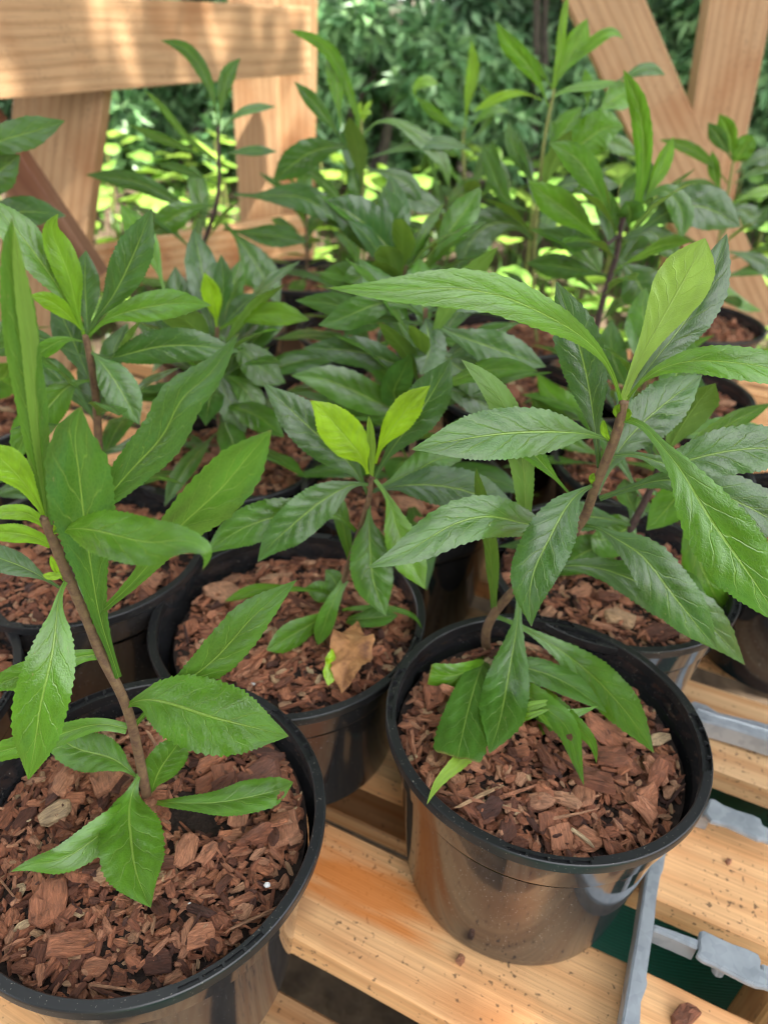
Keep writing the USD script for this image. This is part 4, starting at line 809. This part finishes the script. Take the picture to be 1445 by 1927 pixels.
u.leaf([(641, 240), (636, 180), (630, 120), (617, 72)], 19, -0.01, 20, 0.45)
u.leaf([(648, 270), (612, 218), (578, 178), (553, 152)], 14, 0.01, 8, 0.08)
u.leaf([(683, 255), (705, 232), (735, 227), (790, 258), (832, 300), (845, 355)], 15, 0.0, 20, 0.28)
u.leaf([(678, 275), (640, 275), (595, 282), (555, 305), (513, 342)], 27, 0.02, 14, 0.03)
u.leaf([(684, 315), (715, 322), (750, 335), (776, 355), (790, 392)], 17, 0.0, 10, 0.08)
u.leaf([(682, 300), (730, 285), (790, 270), (860, 272), (890, 285)], 12, 0.0, 25, 0.1)
u.leaf([(681, 300), (665, 325), (672, 355), (675, 385)], 16, 0.0, 8, 0.12)
u.leaf([(684, 390), (720, 370), (770, 372), (840, 400)], 20, 0.0, 14, 0.06)
u.leaf([(640, 300), (660, 330), (668, 360), (672, 385)], 14, -0.03, 8, 0.06)
for pts in ([(681, 228), (690, 200), (700, 188)], [(681, 228), (676, 205), (680, 190)], [(682, 228), (694, 210), (698, 215)]):
    u.leaf(pts, 5, 0.0, 10, 0.8, 'strap', tooth=0)
u.grow(12, 0.05, 0.45, 0.12, 47, az0=0.2, hw=0.014, dense=1.0)
t2 = Plant('potted_plant', 'thin leaved plant in front of the timber rail at upper left', 'plant', 1.00, [(372, 600), (376, 520), (385, 455), (408, 380), (412, 300), (412, 235)], r0=0.0036, r1=0.002, mat=STEM_DARK, res=R2)
t2.leaf([(410, 240), (399, 175), (376, 122), (350, 92), (302, 75)], 13, 0.0, 15, 0.12, 'lance')
t2.leaf([(413, 235), (420, 172), (432, 135), (453, 108)], 14, 0.0, 18, 0.14)
t2.leaf([(406, 300), (345, 250), (300, 195), (270, 168)], 7, 0.0, 30, 0.25, 'strap')
t2.leaf([(406, 305), (330, 270), (280, 250), (240, 232)], 9, 0.0, 30, 0.12)
t2.leaf([(398, 405), (335, 380), (270, 346), (220, 334), (160, 328)], 17, 0.03, 14, 0.02)
t2.leaf([(404, 385), (340, 400), (310, 420), (285, 442)], 24, 0.03, 10, 0.26)
t2.leaf([(408, 345), (360, 325), (320, 312), (298, 308)], 9, 0.0, 20, 0.06)
t2.leaf([(414, 290), (450, 285), (490, 283), (522, 285)], 9, 0.0, 24, 0.1)
t2.leaf([(440, 365), (500, 368), (570, 372), (610, 395), (645, 432)], 25, 0.04, 14, 0.06)
t2.leaf([(422, 420), (450, 450), (490, 510), (527, 572)], 30, 0.05, 8, 0.2)
t2.leaf([(420, 430), (480, 440), (530, 445), (580, 455)], 20, 0.03, 16, 0.1)
t2.leaf([(415, 250), (440, 220), (470, 205), (520, 200)], 8, -0.02, 20, 0.2)
t2.grow(8, 0.0, 0.45, 0.12, 53, az0=2.0, hw=0.013, dense=1.0)
w = Plant('potted_plant', 'tallest plant, its light green tip reaching the top edge of the photo', 'plant', 1.03, [(1010, 640), (1004, 520), (1010, 400), (1022, 280), (1036, 200), (1042, 165)], r0=0.0026, r1=0.0017, mat=STEM_GREEN, res=R2)
w.leaf([(1041, 165), (1053, 95), (1060, 40), (1068, -15)], 8, 0.0, 20, 0.6, 'strap')
w.leaf([(1043, 162), (1060, 125), (1080, 90), (1105, 33)], 22, 0.0, 12, 0.55)
w.leaf([(1046, 155), (1085, 108), (1120, 76), (1155, 60), (1173, 73)], 11, 0.01, 15, 0.55)
w.leaf([(1034, 205), (1012, 152), (985, 112), (955, 78), (932, 38)], 17, 0.01, 12, 0.38)
w.leaf([(1042, 172), (1015, 130), (990, 105), (965, 92)], 8, -0.01, 20, 0.4)
w.leaf([(1040, 180), (1075, 166), (1111, 161), (1165, 153)], 8, 0.0, 25, 0.5, 'strap')
w.leaf([(1150, 158), (1185, 140), (1217, 129), (1252, 141)], 11, 0.0, 15, 0.16)
w.leaf([(1020, 188), (990, 176), (960, 176), (890, 210)], 9, 0.0, 10, 0.68)
w.leaf([(1104, 208), (1106, 170), (1100, 128)], 10, -0.02, 12, 0.5)
w.leaf([(1120, 215), (1150, 190), (1175, 175), (1197, 164)], 26, -0.03, 10, 0.5)
w.leaf([(1065, 292), (1105, 262), (1140, 240), (1174, 238)], 37, 0.02, 8, 0.42, 'broad')
w.leaf([(1030, 318), (1050, 265), (1075, 225), (1096, 198)], 24, 0.01, 8, 0.3)
w.leaf([(1012, 345), (1030, 310), (1050, 285), (1060, 260)], 16, 0.0, 10, 0.35)
w.leaf([(1090, 275), (1130, 265), (1170, 275), (1200, 292)], 16, 0.0, 8, 0.25)
w.leaf([(1035, 215), (1040, 240), (1046, 270)], 9, 0.0, 14, 0.2)
w.leaf([(1012, 360), (985, 310), (965, 270), (955, 225)], 15, -0.02, 10, 0.12)
w.leaf([(1010, 400), (960, 380), (930, 330), (905, 265)], 15, -0.02, 10, 0.1)
w.leaf([(1008, 385), (1060, 350), (1120, 345), (1165, 350)], 20, 0.0, 10, 0.04)
w.leaf([(1004, 450), (960, 420), (915, 425), (862, 508)], 34, 0.03, 10, 0.0)
w.leaf([(1008, 420), (1060, 440), (1100, 470), (1130, 520)], 26, 0.0, 10, 0.08)
w.grow(12, 0.05, 0.45, 0.12, 59, az0=0.9, hw=0.014, dense=1.0)
k2 = Plant('potted_plant', 'rear plant with one upright yellow leaf in front of the dark shrub', 'plant', 1.27, [(890, 560), (880, 400), (872, 300), (874, 240)], r0=0.003, r1=0.0016, mat=STEM_GREEN, res=R2)
k2.leaf([(875, 245), (880, 190), (890, 130), (886, 72)], 12, 0.0, 12, 0.65)
k2.leaf([(872, 250), (845, 232), (810, 205), (785, 182)], 10, 0.0, 12, 0.35)
k2.leaf([(788, 190), (780, 168), (800, 152), (826, 158)], 10, 0.0, 12, 0.6)
k2.leaf([(873, 275), (905, 245), (925, 200), (900, 155)], 9, -0.02, 12, 0.2)
k2.leaf([(880, 250), (905, 220), (935, 205), (960, 212)], 9, 0.0, 18, 0.4)
k2.leaf([(872, 300), (910, 290), (945, 330), (955, 380)], 12, 0.0, 12, 0.08)
k2.leaf([(875, 310), (840, 280), (815, 290), (790, 330)], 12, 0.0, 12, 0.1)
k2.leaf([(882, 390), (920, 350), (930, 310), (925, 260)], 12, 0.0, 12, 0.1)
k2.grow(9, 0.2, 0.45, 0.10, 61, hw=0.012, dense=1.0)
j = Plant('potted_plant', 'round leaved plant tip in front of the right hand timbers', 'plant', 1.12, [(1330, 600), (1350, 470), (1368, 370), (1379, 305)], r0=0.003, r1=0.0018, mat=STEM_GREEN, res=R2)
j.leaf([(1380, 305), (1372, 255), (1353, 213)], 16, 0.0, 10, 0.42)
j.leaf([(1377, 300), (1355, 262), (1332, 230)], 14, 0.0, 10, 0.02)
j.leaf([(1382, 305), (1398, 280), (1416, 254)], 20, 0.01, 8, 0.42, 'round')
j.leaf([(1360, 365), (1345, 325), (1340, 283)], 11, 0.0, 10, 0.3)
j.leaf([(1384, 325), (1420, 300), (1475, 290)], 16, 0.0, 10, 0.04)
j.leaf([(1380, 345), (1420, 322), (1480, 305)], 10, 0.0, 14, 0.2)
j.leaf([(1374, 385), (1415, 364), (1480, 355)], 10, 0.0, 14, 0.6)
j.leaf([(1370, 345), (1335, 305), (1290, 275), (1240, 262)], 11, 0.0, 14, 0.2)
j.leaf([(1368, 365), (1330, 345), (1290, 348), (1255, 352)], 9, 0.0, 14, 0.1)
j.leaf([(1362, 410), (1395, 395), (1420, 410), (1450, 385)], 20, 0.0, 10, 0.04)
j.leaf([(1350, 470), (1400, 480), (1440, 500), (1480, 540)], 14, 0.02, 12, 0.1)
j.leaf([(1345, 520), (1385, 515), (1430, 505), (1480, 520)], 12, 0.02, 12, 0.2)
j.leaf([(1345, 500), (1380, 560), (1400, 575), (1435, 585)], 10, 0.03, 16, 0.5)
j.grow(9, 0.1, 0.45, 0.11, 67, hw=0.012, dense=1.0)
z = Plant('potted_plant', 'dark leaved plant poking in at the left edge in front of the brown brace', 'plant', 0.70, [(-60, 760), (-65, 600), (-70, 450), (-72, 330)], r0=0.003, r1=0.002, res=R2)
z.leaf([(-70, 340), (-20, 275), (50, 250), (123, 226)], 28, 0.02, 12, 0.12)
z.leaf([(-70, 400), (-40, 350), (0, 320), (38, 290)], 34, 0.0, 12, 0.08)
z.leaf([(-66, 470), (-20, 420), (50, 398), (125, 406)], 28, 0.0, 12, 0.03)
z.leaf([(-66, 700), (-35, 720), (0, 715), (24, 680)], 34, 0.06, 12, 0.3)
z.grow(9, 0.1, 0.9, 0.08, 71)
for key, lab, seed, h in (('I', 'low plant with few leaves in the open rimmed pot at right middle', 73, 0.05), ('X', 'low dark plant in the rearmost row near the middle', 79, 0.13), ('K', 'sparse plant in the rearmost pot left of centre', 83, 0.12),
                          ('L', 'plant beyond the right edge standing on the rough slat', 89, 0.12), ('E', 'small plant in the pot at the left edge', 97, 0.05)):
    x_, y_ = POTS[key][:2]; zb = POTS[key][2] - DEEP
    def px_of(P):
        q = np.asarray(P, float) - EYE; dp = q @ fw
        return (722.5 + FPX * (q @ rt) / dp, 963.5 - FPX * (q @ up) / dp)
    pl = Plant('potted_plant', lab, 'plant', y_, [px_of((x_ + (0.03 if key == 'L' else -0.03 if key == 'E' else 0), y_, zb + h * q)) for q in (0, 0.35, 0.7, 1)], r0=0.0028, r1=0.0018, res=R2)
    pl.grow(4 if key in 'IE' else 11, 0.1, 1.0, 0.05 if key in 'IE' else 0.095, seed, hw=0.010 if key in 'IE' else 0.013)

# --- dry leaf lying on the bark, perlite grains
rg = np.random.default_rng(3)
W = np.array([aty(px, py, 0.432 - dd) for px, py, dd in ((672, 1172, 0.0), (663, 1205, 0.03), (654, 1245, 0.06), (646, 1280, 0.085), (641, 1308, 0.105))])
W = np.array([atz(px, py, POTS['C'][2] - 0.013 + h) for px, py, h in ((672, 1172, 0.012), (663, 1205, 0.022), (654, 1245, 0.024), (646, 1280, 0.017), (641, 1308, 0.010))])
v, q, uv = leaf_mesh(W, 0.0145, (10, -25), 16, 'broad', 60, 6, 12, 0.16, seed=4, wave=0.5)
v = v + 0.0034 * meshkit.fbm(v * 110)[:, None] * np.array([0.4, -0.3, 1.0])
dl = thing('dead_leaf', 'crumpled dry tan leaf lying on the bark of the middle pot', 'dead leaf', W.mean(0)); obj('dry_blade', (v - W.mean(0), q), DRYLEAF, dl, smooth=True)
W2 = W[1:4] + np.array([-0.010, -0.004, -0.002])
v, q, uv = leaf_mesh(W2, 0.006, (30, 10), 10, 'strap', 40, 4, 10, 0.1, seed=6, wave=0.3)
gg = obj('yellow_edge', (v - W.mean(0), q), LEAF, dl, smooth=True, uv=uv); attr(gg, 'age', np.full(len(v), 0.9))
for px, py, y_, s, lab in ((478, 1286, 0.385, 0.0018, 'pale grey crumb of perlite on the rim edge of the middle pot'), (503, 1666, 0.205, 0.0016, 'white perlite crumb beside the lower left pot rim'), (357, 1702, 0.19, 0.0009, 'tiny white perlite crumb left of the larger one in the lower left pot')):
    m = trimesh.creation.icosphere(2, s); m.vertices *= 1 + 0.25 * meshkit.fbm(m.vertices * 300)[:, None]; m.vertices *= (1, 0.8, 0.8)
    zz = {0.385: POTS['C'][2] - 0.012}.get(y_, POTS['B'][2] - 0.013)
    o_ = atz(px, py, zz); tt = thing('perlite_crumb', lab, 'perlite crumb', o_); obj('crumb', m, PERLITE, tt, smooth=True)

for px, py, L, W_, T, lab in ((1291, 1912, 0.020, 0.013, 0.006, 'brown flake of bark on the front slat right of the metal bar'), (866, 1806, 0.007, 0.006, 0.005, 'small dark red bark crumb on the slat in front of the right pot'), (1371, 1622, 0.005, 0.004, 0.003, 'dark crumb on the second slat right of the pot')):
    V_, f_ = chip(np.random.default_rng(int(px)), L, W_, T); o_ = atz(px, py, BENCH + T * 0.5 + 0.0005)
    tt = thing('bark_fragment', lab, 'bark fragment', o_, rotz=30); m_ = obj('flake', (V_, f_), CHIP, tt); attr(m_, 'grain', V_)
# ------------------------------------------------------------------ garden behind: bright low plants, shrubs
def blob_leaves(rg, n, cen, rad, size, up=0.5, shell=0.35, lobes=5, clump=False):
    """n folded leaves through the volume of a lobed crown."""
    lob = [(np.asarray(cen) + rg.uniform(-0.6, 0.6, 3) * rad * (1.35 if clump else 1), (rg.uniform(0.4, 0.75) if not clump else rg.uniform(0.13, 0.30))) for _ in range(lobes)]
    c = np.array([l[0] for l in lob])[rg.integers(0, lobes, n)]; k = np.array([l[1] for l in lob])[rg.integers(0, lobes, n)]
    dv = rg.normal(size=(n, 3)); dv /= np.linalg.norm(dv, axis=1, keepdims=True)
    p = c + dv * np.asarray(rad) * (k * rg.uniform(shell, 1, n) ** 0.5)[:, None]
    ax = dv + rg.normal(0, 0.55, (n, 3)) + np.array([0, 0, -0.25]); ax /= np.linalg.norm(ax, axis=1, keepdims=True)
    nm = np.array([0, -0.25, up]) + dv * 0.6 + rg.normal(0, 0.35, (n, 3)); nm -= (nm * ax).sum(1, keepdims=True) * ax; nm /= np.linalg.norm(nm, axis=1, keepdims=True)
    sd = np.cross(nm, ax); s = size * rg.uniform(0.6, 1.3, n)[:, None]
    base, tip, mid = p, p + ax * s - nm * s * 0.12, p + ax * s * 0.45
    l, r = mid + sd * s * 0.19 + nm * s * 0.07, mid - sd * s * 0.19 + nm * s * 0.07
    V = np.stack([base, r, tip, l], 1).reshape(-1, 3)
    i = np.arange(n)[:, None] * 4
    F = np.vstack([i + np.array([[0, 1, 2]]), i + np.array([[0, 2, 3]])])
    return V, F
def shrub(label, cen, rad, n, size, mat, seed, lobes=7, group=None):
    rg = np.random.default_rng(seed)
    g0 = ground_z(cen[0], cen[1]); o = np.array([cen[0], cen[1], g0])
    t = thing('garden_shrub', label, 'shrub', o, group=group)
    V, F = blob_leaves(rg, n, np.asarray(cen) - o, np.asarray(rad), size, lobes=lobes * 5, clump=True)
    keep = V.reshape(-1, 4, 3)[:, :, 2].min(1) > 0.02
    V = V.reshape(-1, 4, 3)[keep].reshape(-1, 3); k = len(V) // 4; i = np.arange(k)[:, None] * 4
    F = np.vstack([i + np.array([[0, 1, 2]]), i + np.array([[0, 2, 3]])])
    fo_ = obj('foliage', (V, F), mat, t, kind='stuff'); attr(fo_, 'rnd', np.repeat(rg.uniform(size=k), 4))
    for s in range(5):
        top = (np.asarray(cen) - o) + rg.uniform(-0.5, 0.5, 3) * np.asarray(rad)
        b0 = np.array([rg.uniform(-0.15, 0.15), rg.uniform(-0.1, 0.1), -0.02])
        c = b0 + (top - b0) * np.linspace(0, 1, 9)[:, None] + np.array([0.1, 0.05, 0]) * np.sin(np.linspace(0, 3.1, 9))[:, None] * rg.normal()
        obj('branch', tube(c, np.linspace(0.022, 0.006, 9), 7), BARKSTEM, t, smooth=True)
    return t
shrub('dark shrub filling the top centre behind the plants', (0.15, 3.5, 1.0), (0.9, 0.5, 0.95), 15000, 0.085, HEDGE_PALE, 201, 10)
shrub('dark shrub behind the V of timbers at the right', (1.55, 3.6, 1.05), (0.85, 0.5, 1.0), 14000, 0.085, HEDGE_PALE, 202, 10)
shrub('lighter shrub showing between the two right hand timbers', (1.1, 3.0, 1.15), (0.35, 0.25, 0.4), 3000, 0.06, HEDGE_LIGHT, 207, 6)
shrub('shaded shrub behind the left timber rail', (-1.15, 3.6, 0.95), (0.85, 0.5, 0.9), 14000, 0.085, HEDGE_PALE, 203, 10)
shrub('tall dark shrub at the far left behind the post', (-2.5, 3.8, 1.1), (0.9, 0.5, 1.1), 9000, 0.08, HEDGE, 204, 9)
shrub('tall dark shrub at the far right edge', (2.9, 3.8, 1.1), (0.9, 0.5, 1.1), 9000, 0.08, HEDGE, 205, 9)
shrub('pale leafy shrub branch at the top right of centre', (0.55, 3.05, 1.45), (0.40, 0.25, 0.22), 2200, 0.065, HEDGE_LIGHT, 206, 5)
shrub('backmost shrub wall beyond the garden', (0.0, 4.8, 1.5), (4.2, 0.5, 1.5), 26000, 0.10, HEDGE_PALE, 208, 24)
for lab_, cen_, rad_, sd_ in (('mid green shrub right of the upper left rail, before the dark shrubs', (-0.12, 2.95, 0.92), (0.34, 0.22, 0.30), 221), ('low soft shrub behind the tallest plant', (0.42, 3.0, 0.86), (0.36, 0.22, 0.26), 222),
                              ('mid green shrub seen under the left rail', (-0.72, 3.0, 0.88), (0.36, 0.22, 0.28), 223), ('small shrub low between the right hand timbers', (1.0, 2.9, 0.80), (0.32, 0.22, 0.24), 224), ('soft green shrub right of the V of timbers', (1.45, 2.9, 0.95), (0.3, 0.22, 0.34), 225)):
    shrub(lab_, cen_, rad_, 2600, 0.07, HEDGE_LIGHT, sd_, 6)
rg = np.random.default_rng(77)
k = 0
looks = ['in full light', 'with sprawling round leaves', 'with upright round leaves', 'with yellowish leaves', 'half hidden by stems', 'growing low', 'leaning to the left', 'leaning to the right']
for row, (yy, nn2, hh) in enumerate([(1.95, 7, 0.28), (2.30, 8, 0.32), (2.68, 6, 0.24)]):
    for i in range(nn2):
        x0 = -1.05 + 2.6 * (i + 0.5 * (row % 2)) / nn2 + rg.normal(0, 0.05); y0 = yy + rg.normal(0, 0.06)
        g0 = ground_z(x0, y0); hgt = hh * rg.uniform(0.8, 1.2)
        t = thing('bed_plant', None, 'garden plant', (x0, y0, g0), group='round leaved garden plants behind the bench')
        tag(t, 'light green round leaved garden plant beyond the bench, lit from above')
        nl = 20
        for j_ in range(nl):
            az = j_ * 2.4 + rg.normal(0, 0.2); f = (j_ + 0.5) / nl; L = rg.uniform(0.07, 0.12)
            rd_ = 0.04 + 0.16 * (1 - f) * rg.uniform(0.5, 1.1); zt = hgt * (0.35 + 0.65 * f)
            b1 = np.array([math.cos(az) * rd_, math.sin(az) * rd_, zt]); dr = np.array([math.cos(az), math.sin(az), rg.uniform(-0.1, 0.5)])
            v, q, uv = leaf_mesh([b1, b1 + dr * L * 0.5, b1 + dr * L - np.array([0, 0, 0.02])], L * rg.uniform(0.34, 0.48), (rg.normal(0, 15),) * 2, 8, 'round', 12, 2, 6, 0.06, ref=(0, 0, 1), seed=k * 50 + j_)
            add_leaf(t, (v, q, uv), rg.uniform(0.2, 1.0), mat=BEDLEAF)
        st = np.vstack([tube(np.array([[0, 0, -0.02], [0.01, 0, hgt * 0.4], [0.0, 0.01, hgt * 0.95]]), (0.006, 0.005, 0.003), 6)[0]])
        obj('stem', tube(np.array([[0, 0, -0.02], [0.01, 0, hgt * 0.4], [0.0, 0.01, hgt * 0.95]]), (0.006, 0.005, 0.003), 6), STEM_GREEN, t, smooth=True)
        k += 1
# grass and low weeds between them
n_ = 9000
gxp, gyp = rg.uniform(-2.4, 3.0, n_), rg.uniform(1.65, 3.3, n_)
base = np.c_[gxp, gyp, np.interp(gyp, [1.55, 1.95, 2.8, 4, 8, 80], [0, 0.30, 0.58, 0.75, 1.0, 3.0]) - 0.005]
hgt = rg.uniform(0.03, 0.10, n_) * (0.6 + 0.5 * (gyp - 1.6)); az = rg.uniform(0, 6.28, n_); lean = rg.uniform(0.1, 0.6, n_)
dirv = np.c_[np.cos(az), np.sin(az), 0 * az]; wv = np.c_[-np.sin(az), np.cos(az), 0 * az] * 0.006
tip = base + dirv * (hgt * lean)[:, None] + np.c_[0 * az, 0 * az, hgt]; mid = base + dirv * (hgt * lean * 0.35)[:, None] + np.c_[0 * az, 0 * az, hgt * 0.55]
V = np.stack([base - wv, base + wv, mid + wv, tip, mid - wv], 1).reshape(-1, 3); i = np.arange(n_)[:, None] * 5
F = np.vstack([i + [[0, 1, 2]], i + [[0, 2, 4]], i + [[2, 3, 4]]])
gr = obj('grass', (V, F), GRASS); attr(gr, 'rnd', np.repeat(rg.uniform(size=n_), 5)); tag(gr, 'bright green grass and weeds on the ground beyond the bench', 'grass', kind='stuff')

for lab_, cen_, rad_, nn3, sd_ in (('big shrub behind the viewer, outside the picture', (-0.3, -3.4, 1.3), (2.6, 0.6, 1.5), 9000, 301), ('big shrub to the left of the bench, outside the picture', (-3.6, 0.3, 1.3), (0.7, 2.4, 1.5), 9000, 302), ('big shrub to the right of the bench, outside the picture', (3.9, 0.9, 1.2), (0.6, 2.0, 1.4), 8000, 303)):
    shrub(lab_, cen_, rad_, nn3, 0.16, HEDGE, sd_, 12)
for lab_, cen_, sd_ in (('tall tree beyond the shrubs on the left, its crown above the picture', (-2.6, 6.0, 4.6), 311), ('tall tree beyond the shrubs in the middle, its crown above the picture', (0.4, 6.6, 5.2), 312), ('tall tree beyond the shrubs on the right, its crown above the picture', (3.2, 5.8, 4.4), 313), ('tall tree behind the viewer on the left, outside the picture', (-1.9, -3.4, 4.0), 314), ('tall tree to the left of the bench, outside the picture', (-3.4, 1.6, 3.9), 316), ('tall tree to the right of the bench, outside the picture', (3.7, 2.6, 3.8), 317), ('tree leaning over the left end of the bench, outside the picture', (-2.6, -1.2, 4.3), 318)):
    rg = np.random.default_rng(sd_); o_ = np.array([cen_[0], cen_[1], ground_z(*cen_[:2])])
    tr = thing('tall_tree', lab_, 'tree', o_)
    c_ = np.array(cen_) - o_
    V, F = blob_leaves(rg, 12000, c_, np.array([2.1, 1.7, 1.6]), 0.18, lobes=46, clump=True)
    attr(obj('crown', (V, F), HEDGE, tr, kind='stuff'), 'rnd', np.repeat(rg.uniform(size=len(V) // 4), 4))
    obj('trunk', tube(np.array([[0, 0, -0.1], [0.05, 0, 1.5], [0, 0.1, 3.0], c_ + [0, 0, 0.6]]), (0.14, 0.11, 0.08, 0.03), 12), BARKSTEM, tr, smooth=True)
    for k_ in range(5):
        e_ = c_ + rg.uniform(-0.8, 0.8, 3) * np.array([1.6, 1.0, 1.2]); obj('limb', tube(np.array([[0, 0.06, 2.4], (np.array([0, 0.06, 2.4]) + e_) / 2, e_]), (0.05, 0.03, 0.01), 8), BARKSTEM, tr, smooth=True)
# shade tree beside the bench, outside the picture: it keeps the sun off the pots
rg = np.random.default_rng(91)
tr = thing('shade_tree', 'leafy shade tree standing to the right of the bench, outside the picture', 'tree', (2.6, -1.5, 0))
cen = np.array([1.55, -0.25, 3.6]) - np.array([2.6, -1.5, 0])
V, F = blob_leaves(rg, 15000, cen, np.array([0.95, 0.95, 0.55]), 0.11, lobes=9, shell=0.1)
attr(obj('crown', (V, F), HEDGE, tr, kind='stuff'), 'rnd', np.repeat(rg.uniform(size=len(V) // 4), 4))
obj('trunk', tube(np.array([[0, 0, -0.05], [0.03, 0.02, 1.0], [-0.1, 0.15, 2.0], [-0.6, 0.7, 3.0], cen]), (0.10, 0.085, 0.07, 0.05, 0.02), 12), BARKSTEM, tr, smooth=True)
for k_ in range(6):
    e_ = cen + rg.uniform(-0.7, 0.7, 3) * np.array([1, 1, 0.5]); b_ = np.array([-0.35, 0.42, 2.5])
    obj('limb', tube(np.array([b_, (b_ + e_) / 2 + rg.normal(0, 0.06, 3), e_]), (0.03, 0.02, 0.008), 8), BARKSTEM, tr, smooth=True)

rg = np.random.default_rng(331); o_ = np.array([-1.3, 4.3, ground_z(-1.3, 4.3)])
tr = thing('overhanging_tree', 'spreading tree whose crown hangs high over the garden bed, above the picture', 'tree', o_)
c_ = np.array([0.2, 2.9, 4.3]) - o_
V, F = blob_leaves(rg, 22000, c_, np.array([2.8, 1.5, 1.2]), 0.16, lobes=70, clump=True)
attr(obj('crown', (V, F), HEDGE, tr, kind='stuff'), 'rnd', np.repeat(rg.uniform(size=len(V) // 4), 4))
obj('trunk', tube(np.array([[0, 0, -0.1], [0.05, 0, 1.4], [0.2, -0.3, 2.4], c_ + [-0.2, 0, 0.3]]), (0.12, 0.10, 0.07, 0.03), 12), BARKSTEM, tr, smooth=True)
for k_ in range(7):
    e_ = c_ + rg.uniform(-0.8, 0.8, 3) * np.array([2.2, 1.1, 0.8]); b_ = np.array([0.3, -0.4, 2.6]); obj('limb', tube(np.array([b_, (b_ + e_) / 2 + rg.normal(0, 0.1, 3), e_]), (0.045, 0.03, 0.01), 8), BARKSTEM, tr, smooth=True)
